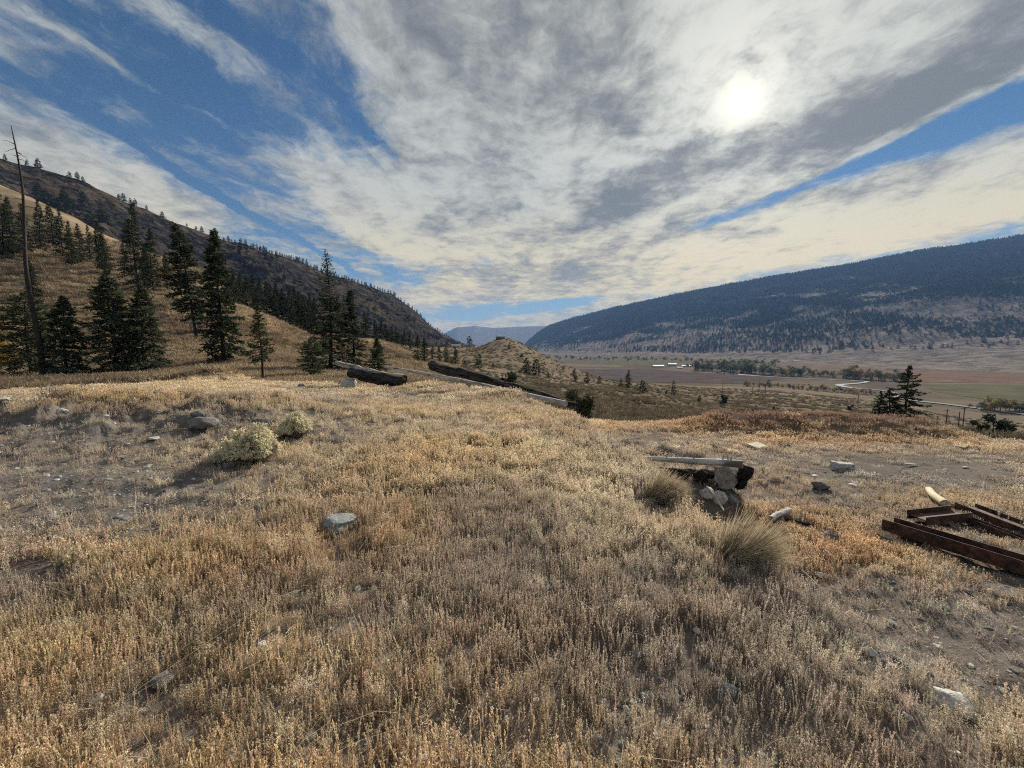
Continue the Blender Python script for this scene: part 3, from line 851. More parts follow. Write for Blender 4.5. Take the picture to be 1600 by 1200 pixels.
for i, (px, top, d, k) in enumerate(sorted([(372,422,128,'fir1'),(383,425,135,'fir0'),(392,432,130,'fir2'),(401,428,140,'fir1'),(412,436,135,'fir0'),(421,440,140,'fir2'),(430,446,132,'fir1'),(438,442,142,'fir0'),(447,450,138,'fir2'),
        (456,453,140,'fir1'),(464,448,146,'fir0'),(472,456,140,'fir2'),(480,462,142,'fir1'),(488,460,150,'fir0'),(497,466,146,'fir2'),(378,440,122,'fir2'),(406,448,124,'fir1'),(434,462,126,'fir0'),(460,468,130,'fir1'),(530,470,150,'fir0'),(541,478,150,'fir1'),(364,430,124,'fir0')])):
    tree_px(k, px, 0, top, f'dark conifer, {ORD[i]} from the left in the dense row behind the grassy shoulder', 'dense conifer row behind the shoulder', depth=d, wide=1.1, name='fir_tree')
for i, (px, top, d) in enumerate([(573,488,135),(588,500,150),(597,502,140),(605,506,145),(613,510,150),(621,512,140),(632,516,145),(641,520,150)]):
    tree_px('fir1', px, 0, top, f'dark conifer, {ORD[i]} from the left in the clump on the low shoulder', 'conifer clump on the low shoulder', depth=d, wide=1.4, name='fir_tree')
for i, (px, py, top, k) in enumerate([(654,566,524,'fir2'),(664,566,527,'fir0'),(676,566,540,'fir1'),(686,566,541,'fir2'),(697,567,539,'fir0'),(712,570,542,'fir1')]):
    tree_px(k, px, py, top, f'small dark conifer beyond the burnt logs, {ORD[i]} from the left', 'conifers beyond the burnt logs', wide=1.6, name='fir_tree')
MG = 'small conifers dotted over the sage slope'
for i, (px, py, top, k, w) in enumerate(sorted([(748,575,553,'far0',1.8),(822,583,559,'far1',1.7),(838,586,561,'far2',2.0),(898,597,577,'far0',1.5),(917,599,582,'far1',1.6),(937,600,587,'far2',1.6),(880,578,571,'far0',1.8),
        (856,590,581,'far2',1.8),(796,545,536,'far0',2.0),(770,576,566,'far2',1.8),(725,575,560,'far1',1.6),(706,572,558,'far2',1.8),(970,606,592,'far1',1.6),(1004,613,594,'far2',1.9),(1092,629,618,'far0',2.0),(815,558,551,'far2',1.9)])):
    tree_px(k, px, py, top, f'small dark conifer dotted on the sage slope, {ORD[i]} from the left', MG, name='fir_tree', wide=w)
tree_px('fir1', 981, 608, 578, 'tallest of the small conifers on the sage slope in the centre', name='fir_tree', wide=1.5)
tree_px('far0', 1052, 617, 594, 'narrow lone conifer on the slope right of centre', name='fir_tree', wide=0.95)
for px, py, top, lab in [(1041,617,611,'low dark bush beside the narrow lone conifer'),(1133,632,619,'round dark bush on the slope below the first power pole'),(797,603,588,'dark bush beside the burnt log behind the bench'),(901,634,617,'dark burnt-looking bush at the end of the fallen pole'),
        (1213,643,636,'small black bush beyond the earth berm, right of a smaller one'),(1180,647,641,'smallest black bush beyond the left end of the berm'),(1335,641,634,'small dark bush beyond the middle of the earth berm')]:
    tree_px('bush', px, py, top, lab, name='bush', wide=0.95, cat='bush', depth={901: 24, 797: 30, 1213: 118, 1180: 105, 1335: 150, 1133: 150}.get(px))
tree_px('oldpine', 1419, 662, 572, 'tall dark wind-shaped pine beyond the berm at right', depth=60, wide=1.0, rz=0.5)
tree_px('oldpine', 1398, 662, 610, 'small pine pressed against the tall pine beyond the berm', depth=61, wide=1.2, rz=2.5)
tree_px('oldpine', 1380, 655, 611, 'small slim pine left of the tall pine beyond the berm', depth=62, wide=0.8, rz=4.0)
tree_px('bush', 1536, 688, 660, 'dark green juniper bush, left of a pair at the right edge', depth=55, name='bush', wide=1.0, cat='bush')
tree_px('bush', 1562, 688, 653, 'larger dark green juniper bush, right of a pair at the right edge', depth=54, name='bush', wide=1.0, cat='bush')

# bare dead snag at the left
def snag():
    b = at_depth(63, 34); ft = ray(24, 196); top = EYE + ft[2] * 34 / ft[1]; h = top - b[2]
    o = thing('dead_snag', b, 'tall bare dead snag with broken twigs at the left edge', 'tree')
    zs = np.linspace(-0.2, h, 22)
    g = np.random.default_rng(3)
    path = np.column_stack([0.12 * np.sin(zs * 0.5) - zs * 0.012, 0.1 * np.cos(zs * 0.4), zs])
    obj('trunk', MB().add(*tube(path, 0.18 * (1 - np.clip(zs / h, 0, 1)) ** 0.8 + 0.02, 8, 3, 0.2)).me('trunk', M['bark']), o)
    for i in range(46):
        t = g.uniform(0.12, 1.0); az = g.uniform(0, 6.28); L = g.uniform(0.4, 1.9) * (1.2 - t * 0.7)
        p = np.array([np.interp(t * h, zs, path[:, 0]), np.interp(t * h, zs, path[:, 1]), t * h])
        s = np.linspace(0, 1, 5)[:, None]
        q = p + np.array([cos(az), sin(az), g.uniform(-0.3, 0.5)]) * s * L + np.array([0, 0, -0.25 * L]) * s ** 2 + g.normal(0, 0.03, (5, 3))
        obj('branch', MB().add(*tube(q, np.linspace(0.03, 0.008, 5), 4)).me('branch', M['bark']), o)
snag()

# ridge and slope trees on the left mountain
def mountain_trees():
    g = np.random.default_rng(8)
    nv, nu = LM.shape[:2]
    v = LM
    k = 0
    ridge_row = int(round(3 / 4 * (nv - 1)))
    # crest in view = highest elevation angle of each column
    elev = (v[..., 2] - EYE) / np.hypot(v[..., 0], v[..., 1])
    crest = np.argmax(elev, 0)
    pxs = [8, 42, 60, 108, 122, 130, 186, 193, 204, 211, 229, 255, 292, 306, 316, 333, 357, 362, 368, 376, 384, 392, 397, 402, 407]
    x = 412
    while x < 705:
        pxs.append(x); x += g.uniform(2.2, 6.5)
    for px in pxs:
        j = int(np.argmin(np.abs(LU - px))); i = crest[j] - g.integers(0, 5)
        p = v[i, j]; h = g.uniform(6, 11) * (1.25 if px < 250 else 1) * (1.0 if px > 300 else 0.9)
        plant(f'far{g.integers(0, 4)}', p - np.array([0, 0, 0.6]), h, 'tiny conifer standing on the skyline of the left mountain', 'conifers along the left skyline', 'fir_tree', wide=g.uniform(1.2, 1.9)); k += 1
    for px, t in [(75,.45),(80,.42),(100,.5),(104,.47),(95,.40),(160,.36),(168,.38),(130,.6),(62,.5),(145,.33),(70,.36),(110,.38)]:
        j = int(np.argmin(np.abs(LU - px))); p = v[int(t / 4 * 3 * (nv - 1)) + 40, j]
        plant(f'far{g.integers(0, 4)}', p - np.array([0, 0, 1.0]), g.uniform(13, 19), 'dark conifer high on the left rocky slope behind the grassy shoulder', 'conifers on the left rocky slope', 'fir_tree', wide=1.7)
mountain_trees()

# ------------------------------------------------------------------ scattering of uncountable growth
def lib_collection(name, meshes):
    c = bpy.data.collections.new(name)
    for i, me in enumerate(meshes):
        o = bpy.data.objects.new(f'{name}_{i:02d}', me); c.objects.link(o)
    return c
def scatter(name, pos, rot, scl, tint, idx, lib, label, cat):
    n = len(pos)
    scl = np.asarray(scl, float)
    if scl.ndim == 1: scl = np.repeat(scl[:, None], 3, 1)
    me = mesh(name, pos, [], None, False, {'tint': ('FLOAT_COLOR', rgba(tint)), 'rot': ('FLOAT_VECTOR', rot), 'scl': ('FLOAT_VECTOR', scl), 'idx': ('INT', idx)})
    o = tag(obj(name, me), label, cat, kind='stuff')
    ng = bpy.data.node_groups.new(name, 'GeometryNodeTree')
    ng.interface.new_socket('Geometry', in_out='INPUT', socket_type='NodeSocketGeometry')
    ng.interface.new_socket('Geometry', in_out='OUTPUT', socket_type='NodeSocketGeometry')
    N = ng.nodes.new; L = ng.links.new
    gi = N('NodeGroupInput'); go = N('NodeGroupOutput'); ip = N('GeometryNodeInstanceOnPoints'); ci = N('GeometryNodeCollectionInfo')
    ci.inputs[0].default_value = lib; ci.inputs[1].default_value = True; ci.inputs[2].default_value = True
    def na(nm, typ):
        q = N('GeometryNodeInputNamedAttribute'); q.data_type = typ; q.inputs[0].default_value = nm; return q.outputs[0]
    e = N('FunctionNodeEulerToRotation')
    L(gi.outputs[0], ip.inputs['Points']); L(ci.outputs[0], ip.inputs['Instance'])
    ip.inputs['Pick Instance'].default_value = True
    L(na('idx', 'INT'), ip.inputs['Instance Index'])
    L(na('rot', 'FLOAT_VECTOR'), e.inputs[0]); L(e.outputs[0], ip.inputs['Rotation'])
    L(na('scl', 'FLOAT_VECTOR'), ip.inputs['Scale'])
    L(ip.outputs[0], go.inputs[0])
    md = o.modifiers.new('scatter', 'NODES'); md.node_group = ng
    return o

def stems(seed, n, spread, h, w, lean=0.12, seeds=10, ss=0.006, curve=0.1, head=0.35, mat=None, seed_tone=1.25, name='stems', hvar=(0.5, 1.15), seed_spread=0.008, base_dir=None, up=1.0):
    """a clump of dry stems with small seed husks"""
    g = np.random.default_rng(seed)
    a = g.uniform(0, 2 * pi, n); rr = spread * np.sqrt(g.random(n))
    b = np.column_stack([rr * np.cos(a), rr * np.sin(a), np.full(n, -0.02)])
    H = h * g.uniform(*hvar, n)
    d = np.column_stack([g.normal(0, lean, n), g.normal(0, lean, n), np.ones(n)])
    if base_dir is not None: d = d + b / max(spread, 1e-6) * base_dir
    d /= np.linalg.norm(d, axis=1)[:, None]
    cv = np.column_stack([g.normal(0, curve, n), g.normal(0, curve, n), -np.abs(g.normal(0, curve * 0.5, n))])
    fa = g.uniform(0, 2 * pi, n); side = np.column_stack([np.cos(fa), np.sin(fa), np.zeros(n)])
    seg = 4
    t = np.linspace(0, 1, seg)
    pt = lambda tt: b[:, None] + d[:, None] * (H[:, None] * tt[None])[..., None] + cv[:, None] * (H[:, None] * tt[None] ** 2)[..., None]
    c = pt(t)
    wd = (w * np.array([1, 0.9, 0.75, 0.35]))[None, :, None] * g.uniform(0.7, 1.3, n)[:, None, None]
    v = np.stack([c - side[:, None] * wd, c + side[:, None] * wd], 2).reshape(-1, 3)
    k = np.arange(n)[:, None] * seg * 2 + np.arange(seg - 1)[None] * 2
    f = np.stack([k, k + 1, k + 3, k + 2], -1).reshape(-1, 4)
    sh = np.repeat(g.uniform(0.55, 1.2, n), seg * 2)
    V, Fc, SH = [v], [f], [sh]
    if seeds:
        q = n * seeds
        w_ = np.repeat(np.arange(n), seeds)
        tt = 1 - (1 - head) * g.random(q) ** 1.3
        p = b[w_] + d[w_] * (H[w_] * tt)[:, None] + cv[w_] * (H[w_] * tt ** 2)[:, None]
        dd = g.normal(0, 0.7, (q, 3)) + np.array([0, 0, up])
        p = p + g.normal(0, seed_spread, (q, 3)) * (1.25 - tt)[:, None] * 2
        kv, kf = kites(p, dd, g.normal(0, 1, (q, 3)), g.uniform(0.6, 1.5, q) * ss * 1.7, g.uniform(0.5, 1.1, q) * ss * 0.6)
        Fc.append(kf + len(v)); V.append(kv); SH.append(np.repeat(g.uniform(0.7, 1.3, q) * seed_tone, 4))
    sh = np.clip(np.concatenate(SH), 0, 2)
    return mesh(name, np.concatenate(V), np.concatenate(Fc), mat or M['grass'], False, {'shade': ('FLOAT_COLOR', rgba(np.repeat(sh[:, None], 3, 1)))})

near_lib = lib_collection('near_stems', [stems(100 + i, 9, 0.065, 0.165, 0.0022, 0.075, 40, 0.0056, 0.05, 0.10, seed_spread=0.0011, seed_tone=1.2, up=2.2) for i in range(10)]
    + [stems(120 + i, 24, 0.07, 0.10, 0.0016, 0.45, 6, 0.005, 0.35) for i in range(4)]                       # 10-13 tangled litter
    + [stems(130 + i, 16, 0.06, 0.20, 0.0015, 0.16, 26, 0.0052, 0.18, 0.45, seed_tone=1.4) for i in range(4)]    # 14-17 feathery heads
    + [stems(140 + i, 9, 0.02, 0.36, 0.0020, 0.45, 0, 0, 0.85, seed_tone=1) for i in range(3)])                 # 18-20 arching blades
mid_lib = lib_collection('mid_stems', [stems(200 + i, 15, 0.12, 0.165, 0.0042, 0.085, 16, 0.0105, 0.05, 0.15, seed_spread=0.0022, seed_tone=1.2, up=2.0) for i in range(8)]
    + [stems(220 + i, 30, 0.14, 0.09, 0.0030, 0.5, 3, 0.008, 0.35) for i in range(4)]
    + [stems(230 + i, 26, 0.12, 0.20, 0.0028, 0.18, 14, 0.0095, 0.18, 0.45, seed_tone=1.4) for i in range(4)]
    + [stems(240 + i, 12, 0.04, 0.36, 0.0030, 0.45, 0, 0, 0.8) for i in range(3)])
far_lib = lib_collection('far_stems', [stems(300 + i, 30, 0.30, 0.18, 0.009, 0.12, 5, 0.025, 0.08) for i in range(6)]
    + [stems(320 + i, 40, 0.32, 0.09, 0.007, 0.5, 2, 0.018, 0.3) for i in range(3)]
    + [stems(330 + i, 34, 0.26, 0.24, 0.006, 0.25, 7, 0.028, 0.25, 0.5, seed_tone=1.4) for i in range(3)])

TAN = np.array([0.60, 0.465, 0.295]); BROWN = np.array([0.48, 0.39, 0.295]); GREYB = np.array([0.41, 0.36, 0.318]); RUSTC = np.array([0.56, 0.375, 0.225]); CREAM = np.array([0.68, 0.59, 0.43]); OLIVE = np.array([0.22, 0.215, 0.13])
def grass_ring(name, r0, r1, half, dens, lib, n_up, n_lit, n_head, n_arch, label, size=1.0):
    g = np.random.default_rng(int(r0 * 100) + 1)
    area = half * (r1 * r1 - r0 * r0)
    n = int(area * dens)
    r = np.sqrt(g.uniform(r0 * r0, r1 * r1, n)); t = g.uniform(-half, half, n)
    x = r * np.sin(t); y = r * np.cos(t); z = ground_z(x, y)
    gr, ru, pa = zones(x, y, z)
    f1 = fbm(x * 0.8 + 40, y * 0.8, 3); f2 = fbm(x * 2.6, y * 2.6 + 9, 3); f3 = fbm(x * 0.33 - 7, y * 0.33, 3)
    bare = np.clip(0.58 * gr + (0.2 * gr * (x > 2.5)) + 0.5 * np.maximum(0, f2 - 0.32) * 2, 0, 0.93)
    keep = g.random(n) > bare
    if r0 > 10:
        keep &= ~((x > 3) & (r > 24)) & (r < 60)
    x, y, z, gr, ru, pa, f1, f2, f3, r = (a[keep] for a in (x, y, z, gr, ru, pa, f1, f2, f3, r)); n = len(x)
    bd = np.exp(-(seg_dist(x, y, np.array(BERM, float))[0] / 1.4) ** 2)
    ok = g.random(n) > bd * 0.72
    x, y, z, gr, ru, pa, f1, f2, f3, r, bd = (a[ok] for a in (x, y, z, gr, ru, pa, f1, f2, f3, r, bd)); n = len(x)
    k1 = np.clip(0.50 + 1.5 * f1 + 0.5 * f3, 0, 1)[:, None]
    tint = BROWN * (1 - k1) + TAN * k1
    wr = np.clip(ru * 1.05 + np.maximum(0, f3 + 0.5 * f2 - 0.18) * 0.5, 0, 1)[:, None] * 0.75
    tint = tint * (1 - wr) + RUSTC * wr
    wg = np.clip(gr * 0.8 + np.maximum(0, -f3 - 0.02) * 1.0, 0, 0.9)[:, None]
    tint = tint * (1 - wg) + GREYB * wg
    wp = np.clip(pa * 0.8 + 0.25 * f2, 0, 1)[:, None] * 0.6
    tint = tint * (1 - wp) + CREAM * wp
    tint = tint * g.uniform(0.70, 1.28, n)[:, None] * np.exp(g.normal(0, 0.025, (n, 3)))
    u = g.random(n)
    p_head = np.clip(0.02 + 0.26 * pa, 0, 0.3); p_lit = np.clip(0.12 + 0.6 * gr, 0, 0.85); p_arch = 0.012 + 0.05 * gr
    idx = g.integers(0, n_up, n)
    idx = np.where(u < p_lit, n_up + g.integers(0, n_lit, n), idx)
    hd = (u >= p_lit) & (u < p_lit + p_head); idx = np.where(hd, n_up + n_lit + g.integers(0, n_head, n), idx)
    if n_arch:
        ar = u > 1 - p_arch; idx = np.where(ar, n_up + n_lit + n_head + g.integers(0, n_arch, n), idx)
        tint[ar] = CREAM * g.uniform(0.7, 1.1, (ar.sum(), 1))
    tint = tint * (1 - bd[:, None]) + np.array([0.30, 0.20, 0.145]) * bd[:, None]
    tint[hd] = tint[hd] * 0.6 + CREAM * 0.4
    rot = np.column_stack([g.normal(0, 0.06, n), g.normal(0, 0.06, n), g.uniform(0, 6.28, n)])
    scl = size * g.uniform(0.65, 1.08, n) * (0.90 + 0.25 * f1) * (1 + 0.35 * ru)
    scl = scl * (1 - 0.35 * gr)
    kill = np.zeros(n, bool)
    for cx, cy, cr in CLEAR:
        q = np.hypot(cx, cy); ux, uy = -cx / q, -cy / q
        kill |= np.hypot(x - cx, y - cy) < cr * 0.85
        for off in (0.0, 0.12, 0.26, 0.4):
            m_ = np.hypot(x - cx - ux * (cr + off), y - cy - uy * (cr + off)) < cr + 0.06
            scl = np.where(m_, np.minimum(scl, 0.5 * size), scl)
    ok = ~kill
    x, y, z, rot, scl, tint, idx = x[ok], y[ok], z[ok], rot[ok], scl[ok], tint[ok], idx[ok]
    scatter(name, np.column_stack([x, y, z]), rot, np.clip(scl, 0.3, 2), np.clip(tint, 0.02, 0.8), idx, lib, label, 'grass')

# tussocks on the hillside, sage on the falling slope
def hillside():
    g = np.random.default_rng(77)
    lib = lib_collection('tussocks', [stems(400 + i, 60, 0.35, 0.42, 0.020, 0.35, 0, 0, 0.3, base_dir=0.5) for i in range(5)])
    n = 26000
    r = np.exp(g.uniform(math.log(32), math.log(230), n)); t = g.uniform(-1.1, -0.12, n)
    x = r * np.sin(t); y = r * np.cos(t); z = ground_z(x, y)
    f = fbm(x / 9, y / 9, 4)
    k = np.clip(0.5 + 1.3 * f, 0, 1)[:, None]
    tint = (np.array([0.25, 0.19, 0.13]) * (1 - k) + np.array([0.45, 0.345, 0.225]) * k) * g.uniform(0.7, 1.3, n)[:, None]
    scatter('hillside_grass', np.column_stack([x, y, z]), np.column_stack([np.zeros(n), np.zeros(n), g.uniform(0, 6.28, n)]), g.uniform(0.7, 1.5, n) * (0.8 + r / 160), tint, g.integers(0, 5, n), lib, 'straw-coloured tussock grass covering the left hillside', 'grass')
    lib2 = lib_collection('sage', [stems(420 + i, 70, 0.30, 0.50, 0.026, 0.5, 0, 0, 0.2, base_dir=1.0) for i in range(4)])
    n = 24000
    r = np.exp(g.uniform(math.log(26), math.log(520), n)); t = g.uniform(-0.22, 1.05, n)
    x = r * np.sin(t); y = r * np.cos(t); z = ground_z(x, y)
    keep = (fbm(x / 22, y / 22, 3) + g.normal(0, 0.25, n)) > -0.3
    x, y, z, r = x[keep], y[keep], z[keep], r[keep]; n = len(x)
    k = g.random((n, 1))
    tint = (np.array([0.115, 0.102, 0.072]) * (1 - k) + np.array([0.24, 0.19, 0.13]) * k) * g.uniform(0.7, 1.3, n)[:, None]
    scatter('sagebrush', np.column_stack([x, y, z]), np.column_stack([np.zeros(n), np.zeros(n), g.uniform(0, 6.28, n)]), g.uniform(0.6, 1.6, n) * (0.75 + r / 300), tint, g.integers(0, 4, n), lib2, 'grey-brown sagebrush dotting the slope down to the valley', 'sagebrush')
hillside()

# forest on the far mountain: one mass
def far_forest():
    g = np.random.default_rng(91)
    lib = []
    for i in range(4):
        me = TREES[f'far{i}'][1].copy(); me.materials[0] = M['far_needles']; lib.append(me)
    lib = lib_collection('far_conifers', lib)
    nv, nu = RM.shape[:2]
    def sample(grid, U, n, wlo, whi):
        i = g.uniform(wlo, whi, n) * (grid.shape[0] - 1); j = g.uniform(0, grid.shape[1] - 1.01, n)
        a = i.astype(int); b = j.astype(int); fi = (i - a)[:, None]; fj = (j - b)[:, None]
        return (grid[a, b] * (1 - fj) + grid[a, b + 1] * fj) * (1 - fi) + (grid[a + 1, b] * (1 - fj) + grid[a + 1, b + 1] * fj) * fi, i / (grid.shape[0] - 1), np.interp(j, np.arange(len(U)), U)
    p, w, px = sample(RM, RU_, 130000, 0.30, 0.805)
    dens = np.interp(w, [0.3, 0.40, 0.48, 0.56, 0.62], [0.02, 0.08, 0.17, 0.50, 1.15])
    n1 = fbm(p[:, 0] / 170, p[:, 1] / 170, 4); n2 = fbm(p[:, 0] / 600 + 3, p[:, 1] / 600, 3)
    keep = (g.random(len(p)) < np.clip(dens * (1 + n1 * 2.4 + n2 * 1.0), 0.02, 1)) & (px < 1750) & ((w > 0.40) | (g.random(len(p)) < 0.25))
    p = p[keep]; n = len(p)
    scatter('mountain_forest', p - np.array([0, 0, 1.0]), np.column_stack([np.zeros(n), np.zeros(n), g.uniform(0, 6.28, n)]), np.column_stack([(s := g.uniform(9, 19, n)) * 1.7, s * 1.7, s]), np.ones((n, 3)), g.integers(0, 4, n), lib, 'conifer forest covering the far blue mountain', 'forest')
    p, w, px = sample(LM, LU, 2000, 0.16, 0.74)
    n1 = fbm(p[:, 0] / 60, p[:, 1] / 60, 3)
    keep = (n1 + g.normal(0, 0.18, len(p)) > 0.16) & (px > 330)
    p = p[keep]; n = len(p)
    scatter('slope_trees', p - np.array([0, 0, 0.6]), np.column_stack([np.zeros(n), np.zeros(n), g.uniform(0, 6.28, n)]), np.column_stack([(s := 3.0 + 7.5 * g.random(n) ** 2.2) * 1.6, s * 1.6, s]), np.ones((n, 3)), g.integers(0, 4, n), lib, 'tiny scattered trees over the left rocky mountainside', 'trees')
far_forest()

# ------------------------------------------------------------------ shrubs, stones, logs, steel
def ico(sub):
    import bmesh
    bm = bmesh.new(); bmesh.ops.create_icosphere(bm, subdivisions=sub, radius=1.0)
    v = np.array([p.co[:] for p in bm.verts]); f = [tuple(q.index for q in fc.verts) for fc in bm.faces]; bm.free()
    return v, f
ICO3 = ico(4); ICO2 = ico(3)
def rock_mesh(seed, mat, flat=0.6, fine=True, cuts=7):
    g = np.random.default_rng(seed)
    v, f = ICO3 if fine else ICO2
    v = v.copy()
    for _ in range(cuts):
        n = g.normal(0, 1, 3); n /= np.linalg.norm(n); d = g.uniform(0.55, 0.85)
        k = v @ n; v = v - np.outer(np.maximum(k - d, 0) * 0.9, n)
    q = fbm(v[:, 0] * 1.6 + seed, v[:, 1] * 1.6 + v[:, 2] * 1.3, 4)
    q2 = fbm(v[:, 0] * 6 + seed, v[:, 1] * 6 + v[:, 2] * 5, 3)
    v = v * (1 + 0.22 * q + 0.05 * q2)[:, None]
    v[:, 2] *= flat
    return mesh('stone', v, f, mat, True)
def stone(px, py, wpx, label, mat='rock_pale', flat=0.6, seed=1, name='stone', sink=0.25, asp=1.0, rz=0.0, group=None, depth=None, tilt=0.0):
    b = at_depth(px, depth) if depth else hit(px, py)
    s = wpx / F * b[1] / 2
    if b[1] < 30: CLEAR.append((b[0], b[1], max(s, 0.05)))
    o = obj(name, rock_mesh(seed, M[mat], flat), None, b + np.array([0, 0, s * flat * (1 - 2 * sink)]), (tilt, tilt * 0.5, rz), (s * asp, s, s))
    return tag(o, label, name, group)
stone(531, 826, 52, 'flat-topped blue-grey boulder alone in the grass near the centre', 'rock_grey', 0.46, 3, 'boulder', 0.02, 1.0, 0.4, tilt=0.08)
stone(254, 1072, 40, 'dark brown stone half buried in the grass at lower left', 'rock_dark', 0.6, 5, 'stone', 0.2)
stone(317, 672, 42, 'dark slab-like rock on the gravel mound at left', 'rock_dark', 0.42, 7, 'rock', 0.05, 1.0, 0.3, tilt=0.1)
stone(312, 656, 24, 'small dark rock behind the slab-like rock on the mound', 'rock_dark', 0.6, 8, 'rock', 0.2)
stone(95, 648, 20, 'bright pale stone with sharp top on the left mound', 'rock_pale', 0.7, 11)
stone(166, 655, 12, 'small rounded white stone right of the sharp pale one', 'rock_pale', 0.8, 12)
stone(43, 628, 10, 'tiny white stone at the far left crest of the mound', 'rock_pale', 0.8, 13)
stone(8, 628, 13, 'pale flat stone at the very left edge of the mound', 'rock_pale', 0.5, 14)
stone(248, 646, 9, 'small white stone on the crest of the mound near the slab', 'rock_pale', 0.7, 15)
stone(240, 687, 15, 'flat pale stone below the slab-like rock', 'rock_pale', 0.4, 16)
stone(190, 717, 15, 'brownish stone in the middle of the left mound', 'rock_dark', 0.6, 17)
stone(471, 607, 12, 'dark pointed stone at the far edge of the straw grass', 'rock_dark', 0.9, 18)
stone(544, 585, 24, 'larger pale boulder against the left end of the log pile', 'rock_pale', 0.75, 19, 'boulder', 0.15, depth=19.3)
stone(535, 591, 13, 'smaller pale boulder in front of the larger one by the log pile', 'rock_pale', 0.6, 20, 'boulder', 0.2, depth=19.0)
stone(1487, 1108, 50, 'large pale grey stone on the bank at lower right', 'rock_pale', 0.5, 21, 'boulder', 0.12, 1.0, -0.5, tilt=0.25)
stone(1300, 843, 26, 'round brown stone in the rusty grass at right', 'rock_dark', 0.55, 22)
stone(1281, 903, 15, 'rounded pale stone on the bank below the rusty grass', 'rock_pale', 0.7, 23)
stone(1394, 975, 13, 'small grey stone at the foot of the bank', 'rock_grey', 0.6, 24)
stone(1587, 986, 11, 'small white stone near the right edge below the steel beams', 'rock_pale', 0.8, 25)
stone(1366, 888, 8, 'tiny white stone below the end of the long beam', 'rock_pale', 0.8, 26)
stone(1228, 747, 9, 'small pale stone on the dirt windrow, left of another', 'rock_pale', 0.7, 27)
stone(1273, 748, 12, 'rounded stone on the dirt windrow below the concrete block', 'rock_pale', 0.75, 28)
stone(1282, 764, 26, 'dark clod of rock on the dirt windrow', 'rock_dark', 0.7, 29)
stone(1333, 760, 14, 'flat pale stone right of the dark clod', 'rock_pale', 0.4, 30)
stone(1070, 702, 9, 'small white stone behind the bleached log', 'rock_pale', 0.6, 31)
stone(1089, 990, 14, 'small pale stone in the weeds at lower centre right', 'rock_pale', 0.7, 32)
stone(461, 930, 12, 'small beige stone in the grass left of the arching blades', 'rock_pale', 0.7, 33)
stone(559, 921, 12, 'small flat beige stone above the arching blades', 'rock_pale', 0.5, 34)
stone(1175, 868, 30, 'pale stone beside the big tussock on the bank', 'rock_pale', 0.6, 35)
stone(1205, 880, 24, 'pale stone just right of the one beside the tussock', 'rock_pale', 0.6, 36)
stone(1508, 732, 8, 'tiny white stone on the gravel pad near the right edge', 'rock_pale', 0.5, 37)
stone(1105, 775, 26, 'pale angular rock under the bleached log, left of three', 'rock_pale', 0.7, 38)
stone(1122, 784, 27, 'pale angular rock under the bleached log, middle of three', 'rock_pale', 0.8, 39)
stone(1143, 786, 24, 'grey angular rock under the bleached log, right of three', 'rock_grey', 0.8, 40)
stone(1158, 762, 20, 'grey rock against the burnt stump end', 'rock_grey', 0.8, 41)

def gravel():
    g = np.random.default_rng(55)
    lib = lib_collection('pebbles', [rock_mesh(500 + i, M['rock_pale' if i % 3 == 0 else ('rock_grey' if i % 3 == 1 else 'rock_dark')], 0.6, False, 4) for i in range(9)])
    n = 60000
    r = np.exp(g.uniform(math.log(1.2), math.log(30), n)); t = g.uniform(-1.1, 1.1, n)
    x = r * np.sin(t); y = r * np.cos(t); z = ground_z(x, y)
    gr, _, _ = zones(x, y, z)
    keep = g.random(n) < np.clip(gr * 0.42, 0.008, 1)
    x, y, z, r = x[keep], y[keep], z[keep], r[keep]; n = len(x)
    s = 0.006 * np.exp(np.abs(g.normal(0, 0.75, n))) * (0.8 + r * 0.06)
    scatter('gravel', np.column_stack([x, y, z]), np.column_stack([g.uniform(-.4, .4, n), g.uniform(-.4, .4, n), g.uniform(0, 6.28, n)]), np.clip(s, 0, 0.05), np.ones((n, 3)), g.integers(0, 9, n), lib, 'loose grey gravel and pebbles on the mound and the pad', 'gravel')
gravel()

